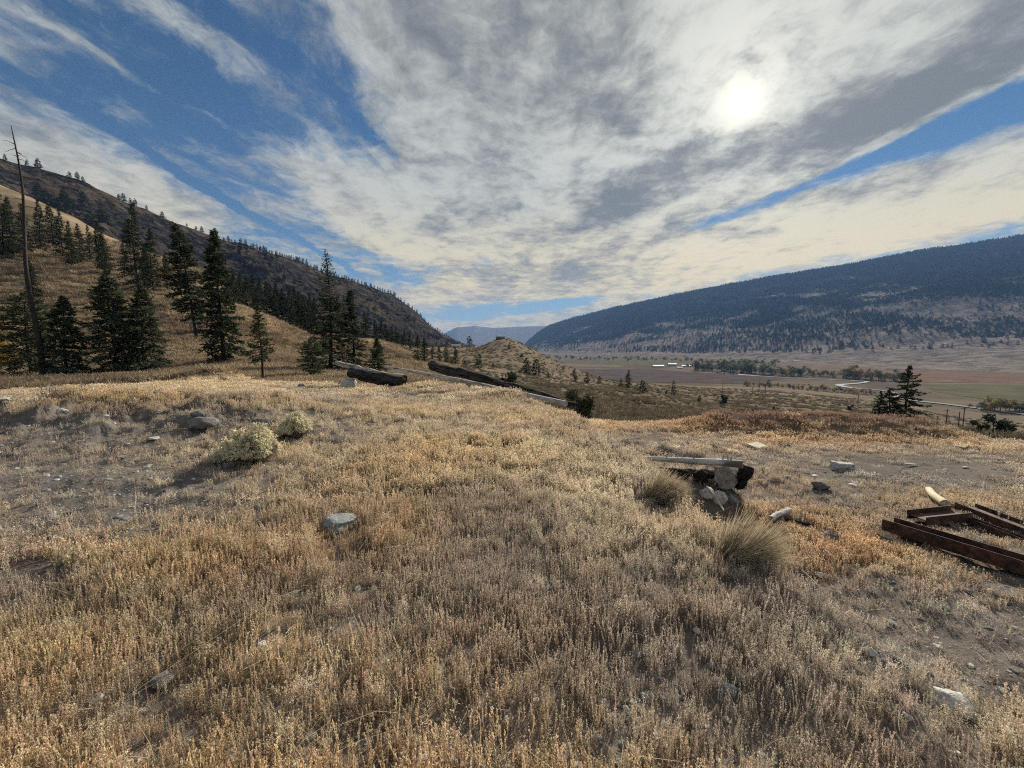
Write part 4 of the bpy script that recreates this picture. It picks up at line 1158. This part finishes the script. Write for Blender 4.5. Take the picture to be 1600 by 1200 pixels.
# rabbitbrush, tussocks
def shade_mesh(name, v, f, col):
    return mesh(name, v, f, M['shrub'], False, {'shade': ('FLOAT_COLOR', rgba(col))})
def brush(px, py, wpx, hpx, label, seed, flowers=True, name='rabbitbrush', cat='shrub', lean=(0, 0), n=1500, col0=(0.24, 0.23, 0.175), col1=(0.44, 0.40, 0.30), curl=0.15, fill=0.75):
    g = np.random.default_rng(seed)
    b = hit(px, py); R = wpx / F * b[1] / 2; H = hpx / F * b[1]
    CLEAR.append((b[0], b[1], R * 0.7))
    o = thing(name, b - np.array([0, 0, 0.03]), label, cat)
    a = g.uniform(0, 2 * pi, n); q = np.sqrt(g.random(n))
    tip = np.column_stack([np.cos(a) * q * R, np.sin(a) * q * R, H * (np.sqrt(np.maximum(0.04, 1 - (q * 0.93) ** 2)) * g.uniform(fill, 1.06, n)) * (0.95 + 0.9 * fbm(np.cos(a) * q * 3.2 + seed, np.sin(a) * q * 3.2, 3))]) + np.array([lean[0] * H, lean[1] * H, 0]) * g.uniform(0.6, 1.2, (n, 1))
    base = np.column_stack([np.cos(a) * q * R * 0.30, np.sin(a) * q * R * 0.30, np.zeros(n)])
    t = np.linspace(0, 1, 4)[None, :, None]
    mid = (1 - t) * base[:, None] + t * tip[:, None] + (t * (1 - t)) * (np.column_stack([np.cos(a), np.sin(a), np.full(n, 0.6)])[:, None] * R * curl * q[:, None, None]) + g.normal(0, 0.012, (n, 1, 3)) * t + g.normal(0, 0.06 * R, (n, 1, 3)) * t ** 2
    fa = g.uniform(0, pi, n); side = np.column_stack([np.cos(fa), np.sin(fa), np.zeros(n)])[:, None]
    wd = np.array([0.0028, 0.0025, 0.002, 0.0008])[None, :, None] * (b[1] / 5 + 0.5)
    v = np.stack([mid - side * wd, mid + side * wd], 2).reshape(-1, 3)
    k = np.arange(n)[:, None] * 8 + np.arange(3)[None] * 2
    f = np.stack([k, k + 1, k + 3, k + 2], -1).reshape(-1, 4)
    w = g.random((n, 1)); c = np.array(col0) * (1 - w) + np.array(col1) * w
    obj('stems', shade_mesh('stems', v, f, np.repeat(c, 8, 0)), o)
    if flowers:
        k = 22; m = n * k // 2
        ti = g.integers(0, n, m)
        up = (tip[ti][:, 2] / H > 0.35) & (fbm(tip[ti][:, 0] / R * 3.5, tip[ti][:, 1] / R * 3.5 + seed, 2) > -0.12)
        ti = ti[up]; m = len(ti)
        p = tip[ti] + g.normal(0, 0.014, (m, 3))
        kv, kf = kites(p, g.normal(0, 1, (m, 3)) + np.array([0, 0, 0.8]), g.normal(0, 1, (m, 3)), g.uniform(0.016, 0.034, m), g.uniform(0.007, 0.013, m))
        w = g.random((m, 1)); c = np.array([0.70, 0.62, 0.40]) * (1 - w) + np.array([0.88, 0.81, 0.60]) * w
        obj('flower_heads', shade_mesh('flower_heads', kv, kf, np.repeat(c, 4, 0)), o)
    return o
brush(396, 721, 84, 50, 'larger pale yellow rabbitbrush with faded flower heads at left', 61)
brush(463, 681, 48, 32, 'smaller pale yellow rabbitbrush behind the larger one', 62)
brush(350, 722, 34, 22, 'low grey-green clump at the left foot of the larger rabbitbrush', 63, True, n=500, col0=(0.12, 0.12, 0.085), col1=(0.24, 0.23, 0.15))
TC = dict(flowers=False, name='grass_tussock', cat='tussock', n=2400, col0=(0.36, 0.295, 0.20), col1=(0.66, 0.55, 0.385), curl=0.5, fill=0.12)
brush(1022, 776, 70, 44, 'smaller olive tussock in front of the bleached log', 64, lean=(0.6, -0.1), **TC)
brush(1142, 868, 108, 74, 'large olive tussock on the bank edge', 65, lean=(0.55, -0.15), **TC)
AC = dict(flowers=False, name='autumn_shrub', n=1400, col0=(0.30, 0.17, 0.04), col1=(0.55, 0.33, 0.07))
def autumn(px, py, h, seed, label):
    g = np.random.default_rng(seed); b = at_depth(px, 42); o = thing('autumn_shrub', b, label, 'shrub')
    n = 2600; d = g.normal(0, 1, (n, 3)); d /= np.linalg.norm(d, axis=1)[:, None]
    p = d * (g.random(n) ** 0.4)[:, None] * np.array([1.4, 1.2, h / 2]) * (1 + 0.3 * fbm(d[:, 0] * 3, d[:, 1] * 3 + d[:, 2], 2))[:, None] + np.array([0, 0, h / 2])
    kv, kf = kites(p, g.normal(0, 1, (n, 3)), g.normal(0, 1, (n, 3)), g.uniform(0.10, 0.22, n), g.uniform(0.03, 0.07, n))
    w = g.random((n, 1)); c = np.array([0.24, 0.13, 0.03]) * (1 - w) + np.array([0.42, 0.25, 0.05]) * w
    obj('leaves', shade_mesh('leaves', kv, kf, np.repeat(c, 4, 0)), o)
    mb = MB()
    for i in range(9):
        a = g.uniform(0, 6.28); mb.add(*tube(np.array([[0, 0, -0.1], [cos(a) * 0.3, sin(a) * 0.3, h * 0.4], [cos(a) * 0.8, sin(a) * 0.8, h * 0.8]]), [0.05, 0.03, 0.01], 4))
    obj('stems', mb.me('stems', M['bark']), o)
autumn(-2, 560, 5.2, 71, 'taller orange autumn shrub at the left edge')
autumn(10, 565, 2.6, 72, 'lower rust-brown shrub in front of the orange one')

# logs: each given by two seen ends
def log(name, a, b, r0, r1, mat, label, cat='log', seed=1, rough=0.18, sides=14, knots=0, end=None, sag=0.0, char_part=None, loc=None):
    a = np.asarray(a, float); b = np.asarray(b, float)
    L = np.linalg.norm(b - a); n = 26
    t = np.linspace(0, 1, n)
    if a[1] < 24 and r0 > 0.015:
        for u in np.linspace(0, 1, max(3, int(L / 0.25))): c = a + (b - a) * u; CLEAR.append((c[0], c[1], max(r0, 0.10)))
    path = np.column_stack([t * L, 0.03 * L * 0.4 * np.sin(t * 5 + seed), -sag * np.sin(t * pi)])
    path[:, 1] -= path[0, 1]
    mb = MB().add(*tube(path, r0 + (r1 - r0) * t, sides, seed, rough, cap=False))
    dirv = (b - a) / L
    import mathutils
    q = mathutils.Vector(dirv).to_track_quat('X', 'Z').to_euler()
    o = thing(name, a, label, cat, rot=q)
    obj('wood', mb.me('wood', M[mat], True), o)
    for k, (p, rr, sgn) in enumerate(((path[0], r0, -1), (path[-1], r1, 1))):
        e_ = tube(path, r0 + (r1 - r0) * t, sides, seed, rough, cap=False)[0].reshape(n, sides, 3)[0 if sgn < 0 else -1]
        c_ = e_.mean(0); e_ = c_ + (e_ - c_) * 0.985; jag = np.random.default_rng(seed + k).normal(0, 0.05 * rr, sides) * (0 if end == 'cut_end' else 3)
        ring = np.concatenate([e_ - np.array([0.01 * sgn, 0, 0]), e_ + np.column_stack([0.006 * sgn + jag, jag * 0, jag * 0]), c_ + (e_ - c_) * 0.5 + np.column_stack([0.004 * sgn + jag[::-1], jag * 0, jag * 0]), [c_ + np.array([0.004 * sgn, 0, 0])]])
        v = ring; J = range(sides)
        f = [(j, (j + 1) % sides, (j + 1) % sides + sides, j + sides) for j in J] + [(j + sides, (j + 1) % sides + sides, (j + 1) % sides + 2 * sides, j + 2 * sides) for j in J] + [(j + 2 * sides, (j + 1) % sides + 2 * sides, 3 * sides) for j in J]
        obj('cut_end', mesh('cut_end', v, f, M[end or mat]), o)
    g = np.random.default_rng(seed)
    for i in range(knots):
        u = g.uniform(0.08, 0.95); c = np.array([np.interp(u, t, path[:, k]) for k in range(3)]); az = g.uniform(-1.2, 1.2)
        rr = r0 + (r1 - r0) * u; d = np.array([g.uniform(-0.4, 0.4), sin(az), cos(az)])
        v, f = tube(np.array([c + d * rr * 0.7, c + d * (rr * 1.1 + 0.02), c + d * (rr * 1.2 + g.uniform(0.03, 0.10))]), [0.014, 0.011, 0.004], 5)
        obj('branch_stub', mesh('branch_stub', v, f, M[mat]), o)
    return o
def gp(px, py, lift=0.0, depth=None):
    b = at_depth(px, depth) if depth else hit(px, py)
    return b + np.array([0, 0, lift])
def pp(px, py, depth): return P(px, py, depth)
# bleached log pile at the bank
log('bleached_log', pp(978, 714, 6.9), pp(1160, 726, 6.0), 0.030, 0.060, 'pale_log', 'long bleached silver log lying across the bank', seed=4, knots=9, end='cut_end', rough=0.12)
log('sawn_log', pp(1133, 747, 6.2), pp(1146, 742, 7.2), 0.155, 0.165, 'bark', 'thick sawn log with round pale end under the bleached log', seed=6, end='cut_end', rough=0.35, sides=26)
for q_, (px_, py_, w_, lb_) in enumerate([(1163, 738, 24, 'upright burnt chunk under the right end of the bleached log'), (1157, 757, 22, 'low burnt chunk at the foot of the sawn log'), (1096, 745, 26, 'burnt chunk left of the sawn round end'), (1066, 742, 22, 'small burnt chunk below the middle of the bleached log')]):
    c_ = pp(px_, py_, 6.45); s_ = w_ / F * 6.45 / 2
    tag(obj('burnt_chunk', rock_mesh(700 + q_, M['char'], 1.3 if q_ == 0 else 0.8, True, 12), None, c_, (0.2, 0.1, q_), (s_, s_, s_ * 1.15)), lb_, 'burnt wood')
log('burnt_log', pp(1030, 734, 7.0), pp(1120, 742, 6.5), 0.05, 0.08, 'char', 'burnt dark log lying just beneath the bleached log', seed=9, rough=0.5)
log('stick', pp(1105, 761, 6.0), pp(1131, 797, 5.3), 0.018, 0.012, 'grey_wood', 'pale straight stick leaning below the sawn log', 'stick', seed=12, sides=6)
log('stick', pp(1253, 891, 3.5), pp(1286, 921, 3.25), 0.006, 0.003, 'pale_log', 'thin pale curved twig on the bank edge', 'stick', seed=13, sides=5)
# far pile
log('weathered_log', pp(526, 567, 20.5), pp(632, 594, 17.6), 0.11, 0.22, 'grey_wood', 'grey weathered log on top of the pile left of centre', seed=14, rough=0.45, end='char')
log('burnt_log', pp(550, 582, 19.6), pp(628, 598, 17.2), 0.24, 0.27, 'char', 'black burnt log under the grey weathered one', seed=15, rough=0.5)
log('burnt_log', pp(676, 572, 26), pp(782, 598, 22), 0.34, 0.24, 'char', 'thickest black burnt log behind the fallen pole', seed=16, rough=0.6, end='char')
log('burnt_log', pp(776, 597, 22), pp(893, 634, 17), 0.20, 0.16, 'char', 'long thin burnt log running down beside the fallen pole', seed=17, rough=0.5)
log('fallen_pole', pp(602, 573, 27), pp(884, 631, 13.2), 0.085, 0.10, 'pale_log', 'long pale fallen pole lying along the edge of the bench', 'pole', seed=18, rough=0.08)
# litter on the pad
log('broken_log', gp(1204, 816, 0.05), gp(1231, 806, 0.09), 0.05, 0.055, 'pale_log', 'short white broken log in the rusty grass', seed=19, rough=0.3)
log('burnt_stick', gp(1228, 815, 0.03), gp(1266, 822, 0.02), 0.03, 0.02, 'char', 'dark burnt stick beside the short white log', 'stick', seed=20, sides=7)
log('timber_post', gp(1451, 770, 0.06), gp(1476, 797, 0.12), 0.062, 0.066, 'fresh_wood', 'pale yellow timber post lying against the steel', 'post', seed=21, rough=0.05)
log('grey_branch', gp(1492, 700, 0.05), gp(1510, 703, 0.05), 0.05, 0.05, 'grey_wood', 'small grey log at the right end of the berm', seed=22)

def box_mesh(name, sx, sy, sz, mat, seed=0, bev=0.012, jit=0.0):
    import bmesh
    bm = bmesh.new(); bmesh.ops.create_cube(bm, size=1.0)
    for p in bm.verts: p.co.x *= sx; p.co.y *= sy; p.co.z *= sz
    if jit:
        g = random.Random(seed)
        bmesh.ops.subdivide_edges(bm, edges=bm.edges[:], cuts=3, use_grid_fill=True)
        for p in bm.verts: p.co.x += g.uniform(-jit, jit); p.co.y += g.uniform(-jit, jit); p.co.z += g.uniform(-jit, jit)
    if bev: bmesh.ops.bevel(bm, geom=bm.edges[:] if not jit else [e for e in bm.edges if e.calc_face_angle(0) > 0.9], offset=bev, segments=2, affect='EDGES')
    me = bpy.data.meshes.new(name); bm.to_mesh(me); bm.free(); me.materials.append(M[mat]); return me
b = gp(1316, 735, 0.09); CLEAR.append((b[0], b[1], 0.3))
tag(obj('concrete_block', box_mesh('concrete_block', 0.46, 0.24, 0.20, 'concrete', 3, 0.02, 0.014), None, b, (0.05, 0.06, -0.25)), 'whitish concrete block lying on the gravel pad', 'block')
b = gp(1183, 701, 0.12); CLEAR.append((b[0], b[1], 0.35))
tag(obj('board', box_mesh('board', 0.50, 0.42, 0.018, 'card', 2, 0.003), None, b, (0.16, -0.03, 0.35)), 'square pale board lying on the pad beyond the log pile', 'board')

for q_, (px_, py_, lx_, lb_) in enumerate([(1375, 690, 0.5, 'grey plank scrap on the gravel beyond the concrete block'), (1422, 728, 0.35, 'short pale plank scrap on the open gravel pad'), (1120, 722, 0.4, 'thin plank scrap behind the bleached log')]):
    b = gp(px_, py_, 0.05); CLEAR.append((b[0], b[1], 0.2))
    tag(obj('plank_scrap', box_mesh('plank_scrap', lx_, 0.09, 0.02, 'grey_wood', q_, 0.003), None, b, (0.05, 0.06, 0.4 * q_ - 0.3)), lb_, 'plank')

def h_beam(a, b, w, h, th, label, seed=0, roll=0.0):
    import mathutils
    a = np.asarray(a, float); b = np.asarray(b, float); L = float(np.linalg.norm(b - a))
    e = mathutils.Vector((b - a) / L).to_track_quat('X', 'Z').to_euler()
    for u in np.linspace(0, 1, max(3, int(L / 0.2))): c = a + (b - a) * u; CLEAR.append((c[0], c[1], w * 0.6))
    o = thing('steel_beam', a, label, 'beam', rot=e)
    def bx(nm, c, s):
        me = box_mesh(nm, *s, 'rust', 0, 0.004); obj(nm, me, o, c)
    bx('flange', (L / 2, w / 2, h / 2), (L, th, h)); bx('flange', (L / 2 - 0.02, -w / 2, h / 2), (L, th, h)); bx('web', (L / 2, 0, h / 2), (L - 0.05, w - th - 0.004, th * 0.9))
    return o
p1 = gp(1388, 832, 0.04); p2 = gp(1640, 914, 0.06)
dv = (p2 - p1) / np.linalg.norm(p2 - p1)
h_beam(p1, p1 + dv * 4.2, 0.24, 0.17, 0.016, 'longest rusty steel beam nearest the camera on the pad')
q1 = gp(1432, 820, 0.02); q2 = gp(1500, 812, 0.02)
h_beam(q1, q1 + (q2 - q1) / np.linalg.norm(q2 - q1) * 0.85, 0.30, 0.16, 0.016, 'short rusty steel beam stub beside the timber post')
r1 = gp(1508, 800, 0.03); r2 = gp(1640, 852, 0.02)
h_beam(r1, r1 + (r2 - r1) / np.linalg.norm(r2 - r1) * 3.4, 0.30, 0.13, 0.016, 'rusty steel beam farther back at the right edge')
r1 = gp(1500, 812, 0.0); r2 = gp(1640, 868, 0.0)
h_beam(r1, r1 + (r2 - r1) / np.linalg.norm(r2 - r1) * 3.0, 0.10, 0.10, 0.012, 'slim rusty steel channel between the two larger beams')
stone(1531, 845, 13, 'white stone lying on the longest steel beam', 'rock_pale', 0.6, 44)

# twigs lying about: uncountable
def twigs():
    g = np.random.default_rng(66); mb = []
    def tw(s):
        gg = np.random.default_rng(s); t = np.linspace(0, 1, 6)
        p = np.column_stack([t - 0.5, 0.12 * np.sin(t * 3 + s) + gg.normal(0, 0.015, 6), 0.06 * np.sin(t * pi)])
        v, f = tube(p, np.linspace(0.008, 0.003, 6), 4)
        return mesh('twig', v, f, M['grass'], False, {'shade': ('FLOAT_COLOR', np.ones((len(v), 4)))})
    lib = lib_collection('twigs', [tw(i) for i in range(5)])
    n = 360
    r = np.sqrt(g.uniform(1.4, 81, n)); t = g.uniform(-1.1, 1.1, n); x = r * np.sin(t); y = r * np.cos(t); z = ground_z(x, y) + 0.05
    scatter('fallen_stalks', np.column_stack([x, y, z]), np.column_stack([g.normal(0, .2, n), g.normal(0, .25, n), g.uniform(0, 6.28, n)]), g.uniform(0.08, 0.26, n), np.array([0.5, 0.43, 0.30]) * g.uniform(0.6, 1.1, (n, 1)), g.integers(0, 5, n), lib, 'thin pale fallen stalks lying among the weeds', 'stalks')
twigs()

# ------------------------------------------------------------------ valley things
LEAFC = {}
for nm, a, b_ in (('gold', (0.336, 0.248, 0.072), (0.400, 0.304, 0.096)), ('olive', (0.144, 0.152, 0.072), (0.224, 0.216, 0.096)), ('dull', (0.120, 0.136, 0.088), (0.176, 0.176, 0.112)), ('rusty', (0.256, 0.168, 0.096), (0.320, 0.224, 0.128))):
    M['leaf_' + nm] = needle_mat('leaves_' + nm, a, b_, 0.25)
    for i in range(2):
        v, f, sh = leaf_ball(80 + i); LEAFC[nm, i] = crown_mesh('crown', v, f, sh, M['leaf_' + nm])
v, f = tube([[0, 0, -0.02], [0.02, 0, 0.25], [0.0, 0.02, 0.6]], [0.03, 0.022, 0.01], 6)
LTRUNK = mesh('trunk', v, f, M['bark'])
def cottonwood(px, py, hpx, col, label, group, wide=1.0):
    b = valley_pt(px, py); h = hpx / F * b[1]
    o = thing('cottonwood_tree', b, label, 'tree', group, (0, 0, random.uniform(0, 6.28)), (h * wide, h * wide, h))
    obj('trunk', LTRUNK, o); obj('crown', LEAFC[col, random.randint(0, 1)], o)
g = np.random.default_rng(14)
def row(px0, px1, py0, py1, n, h0, h1, cols, label, group):
    for i in range(n):
        u = (i + g.uniform(-0.4, 0.4)) / max(1, n - 1)
        cottonwood(px0 + (px1 - px0) * u, py0 + (py1 - py0) * u + g.uniform(-1.5, 1.5), g.uniform(h0, h1), cols[g.integers(0, len(cols))], label, group, g.uniform(1.0, 1.5))
row(1085, 1250, 578, 589, 30, 9, 17, ['olive', 'dull', 'gold', 'olive', 'dull'], 'tree in the dense riverside grove behind the white barns', 'dense riverside grove')
row(1090, 1210, 570, 571, 16, 6, 9, ['dull', 'dull', 'olive'], 'tree in the grey-green belt behind the riverside grove', 'tree belt behind the grove')
row(1255, 1300, 587, 589, 7, 7, 11, ['rusty', 'olive'], 'low rusty tree between the two riverside groves', 'trees between the groves')
row(1320, 1415, 592, 595, 15, 9, 18, ['rusty', 'dull', 'olive', 'rusty'], 'rusty and olive riverside tree left of the tall right pine', 'grove by the river bend')
row(1165, 1360, 603, 617, 30, 5, 10, ['olive', 'rusty', 'gold', 'dull'], 'low willow along the near bank of the river', 'willows along the near river bank')
row(1535, 1640, 641, 646, 13, 12, 20, ['olive', 'dull', 'gold'], 'yellow-green tree in the clump at the right edge of the valley', 'clump at the right edge')
row(860, 1080, 561, 564, 30, 3.5, 6, ['dull', 'dull', 'olive'], 'tiny tree in the line at the far foot of the mountain', 'far tree line')

def building(px, py, w, d, h, rz, label, roof='roof_pale', wall='white_paint', on_ground=False, dep=None):
    b = (at_depth(px, dep) if dep else hit(px, py)) if on_ground else valley_pt(px, py)
    o = thing('building', b, label, 'building', rot=(0, 0, rz))
    me = box_mesh('wall', w, d, h + 1, wall, 0, 0); obj('wall', me, o, (0, 0, (h - 1) / 2))
    rh = d * 0.22; e = 0.4
    v = [(-w/2-e, -d/2-e, h), (w/2+e, -d/2-e, h), (w/2+e, d/2+e, h), (-w/2-e, d/2+e, h), (-w/2-e, 0, h + rh), (w/2+e, 0, h + rh)]
    obj('roof', mesh('roof', v, [(0, 1, 5, 4), (2, 3, 4, 5), (0, 4, 3), (1, 2, 5), (3, 2, 1, 0)], M[roof]), o)
    n = max(2, int(w / 6))
    for i in range(n):
        x = -w / 2 + w * (i + 0.5) / n
        obj('door' if i == 0 else 'window', box_mesh('pane', 1.1 if i else 1.3, 0.12, 1.0 if i else 2.1, 'glass', 0, 0), o, (x, -d / 2 - 0.03, h * 0.55 if i else 1.05))
building(1028, 574, 34, 12, 4.5, 0.1, 'long white barn at the left of the farm in the valley')
building(1050, 572, 26, 14, 6.5, -0.1, 'tall grey-roofed barn in the middle of the farm')
building(1072, 573.5, 30, 10, 4, 0.15, 'low white shed at the right of the farm')
building(1062, 576, 14, 8, 3.5, -0.3, 'small white shed in front of the farm barns')
building(1142, 582.5, 16, 8, 4, 0.2, 'small white building among the riverside grove')
building(908, 561.5, 40, 14, 6, 0.0, 'pale far building up the valley on the green strip')
building(1243, 566, 24, 10, 5, 0.1, 'lone white farmhouse below the forested mountain')
building(713, 540, 9, 5, 2.4, 0.1, 'white house at left on the saddle below the mountain', on_ground=True, dep=440)
building(738, 540, 8, 5, 2.6, -0.1, 'white house at right on the saddle beside a dark tree', 'roof_dark', on_ground=True, dep=440)
tree_px('far1', 734, 545, 525, 'dark conifer between the two white houses on the saddle', depth=445, name='fir_tree', wide=1.6)
building(782, 530, 7, 4, 1.6, 0.1, 'dark low shed on top of the knoll', 'roof_dark', 'pole', True, 346)

# power poles
def power_pole(px, py, top, label, depth, arm=True, group=None):
    b = at_depth(px, depth); ft = ray(px, top); h = EYE + ft[2] * depth / ft[1] - b[2]
    o = thing('power_pole', b, label, 'power pole', group)
    v, f = tube([[0, 0, -0.5], [0, 0, h]], [0.20, 0.14], 8); obj('post', mesh('post', v, f, M['pole']), o)
    if arm:
        obj('crossarm', box_mesh('crossarm', 2.4, 0.14, 0.16, 'pole', 0, 0), o, (0, 0.18, h - 0.6))
        for x in (-1.0, 0, 1.0): v, f = tube([[x, 0.18, h - 0.52], [x, 0.18, h - 0.25]], [0.06, 0.04], 6); obj('insulator', mesh('insulator', v, f, M['concrete']), o)
    return o
power_pole(1131, 616, 593, 'power pole left of the other far poles, near the round bush', 330)
power_pole(1178, 620, 604, 'shortest power pole, left of a close pair', 320)
power_pole(1188, 625, 599, 'power pole, left of a close pair in the middle distance', 260)
power_pole(1198, 626, 599, 'power pole, right of a close pair in the middle distance', 262)
power_pole(1345, 632, 617, 'thin far power pole left of the tall right pine', 250)
power_pole(1473, 672, 650, 'thin power pole left of the braced poles at right', 190, False)
pa_ = power_pole(1487, 685, 639, 'slender power pole left of the twin poles at right', 172)
power_pole(1507, 685, 643, 'left pole of the thick twin poles at right', 165, False)
pb_ = power_pole(1514, 684, 636, 'right pole of the thick twin poles at right', 165)
power_pole(1590, 684, 664, 'power pole at the right edge of the picture', 170)
h0 = 8.5
d = np.array(pb_.location) - np.array(pa_.location)
v, f = tube([[0.1, 0, 9.0], [float(d[0]) * 0.7, float(d[1]) * 0.7, 3.5]], [0.09, 0.09], 6)
obj('brace', mesh('brace', v, f, M['pole']), pa_)

# track through the valley slope
def track(pix, width, label, col1, col2):
    c = np.array([hit(a, b_, 25) for a, b_ in pix]); t = np.linspace(0, len(c) - 1, 160)
    cc = np.column_stack([np.interp(t, np.arange(len(c)), c[:, k]) for k in range(2)])
    for _ in range(10): cc[1:-1] = (cc[:-2] + 2 * cc[1:-1] + cc[2:]) / 4
    tg = np.gradient(cc, axis=0); nn = np.column_stack([tg[:, 1], -tg[:, 0]]); nn /= np.linalg.norm(nn, axis=1)[:, None]
    L = cc - nn * width / 2; R_ = cc + nn * width / 2
    zz = np.maximum(ground_z(*L.T), ground_z(*R_.T)) + 0.25
    v = np.concatenate([np.column_stack([L, zz]), np.column_stack([R_, zz])]); k = len(cc); i = np.arange(k - 1)
    tag(obj('dirt_road', mesh('dirt_road', v, np.stack([i, i + 1, i + 1 + k, i + k], -1), two_tone('road_' + label[:4], col1, col2, 0.2, rough=1.0, spec=0.0, bstr=0.0))), label, 'road', kind='structure')
track([(1100,605),(1180,609),(1260,616),(1340,623),(1400,631)], 7, 'pale dirt road crossing the foot of the slope', (0.22, 0.18, 0.14), (0.30, 0.25, 0.19))

# ------------------------------------------------------------------ grass
grass_ring('dry_grass', 0.55, 4.2, 1.9, 480, near_lib, 10, 4, 4, 3, 'dry tan weed stems covering the nearest ground')
grass_ring('dry_grass', 4.2, 12.5, 1.15, 125, mid_lib, 8, 4, 4, 3, 'dry straw-coloured grass over the middle of the bench')
grass_ring('dry_grass', 12.5, 40, 1.1, 24, far_lib, 6, 3, 3, 0, 'dry straw-coloured grass along the far edge of the bench')

# ------------------------------------------------------------------ haze
def haze():
    m = bpy.data.materials.new('haze'); m.use_nodes = True; t = m.node_tree; t.nodes.clear()
    pv = t.nodes.new('ShaderNodeVolumePrincipled'); pv.inputs['Color'].default_value = (0.30, 0.54, 1.0, 1); pv.inputs['Density'].default_value = 6.0e-5
    o = t.nodes.new('ShaderNodeOutputMaterial'); t.links.new(pv.outputs[0], o.inputs['Volume'])
    x0, x1, y0, y1, z0, z1 = -16000, 16500, -3000, 17500, -420, 1300
    v = [(x, y, z) for x in (x0, x1) for y in (y0, y1) for z in (z0, z1)]
    f = [(0, 1, 3, 2), (4, 6, 7, 5), (0, 4, 5, 1), (2, 3, 7, 6), (0, 2, 6, 4), (1, 5, 7, 3)]
    tag(obj('haze', mesh('haze', v, f, m)), 'thin blue haze filling the valley air', 'haze', kind='stuff')
haze()
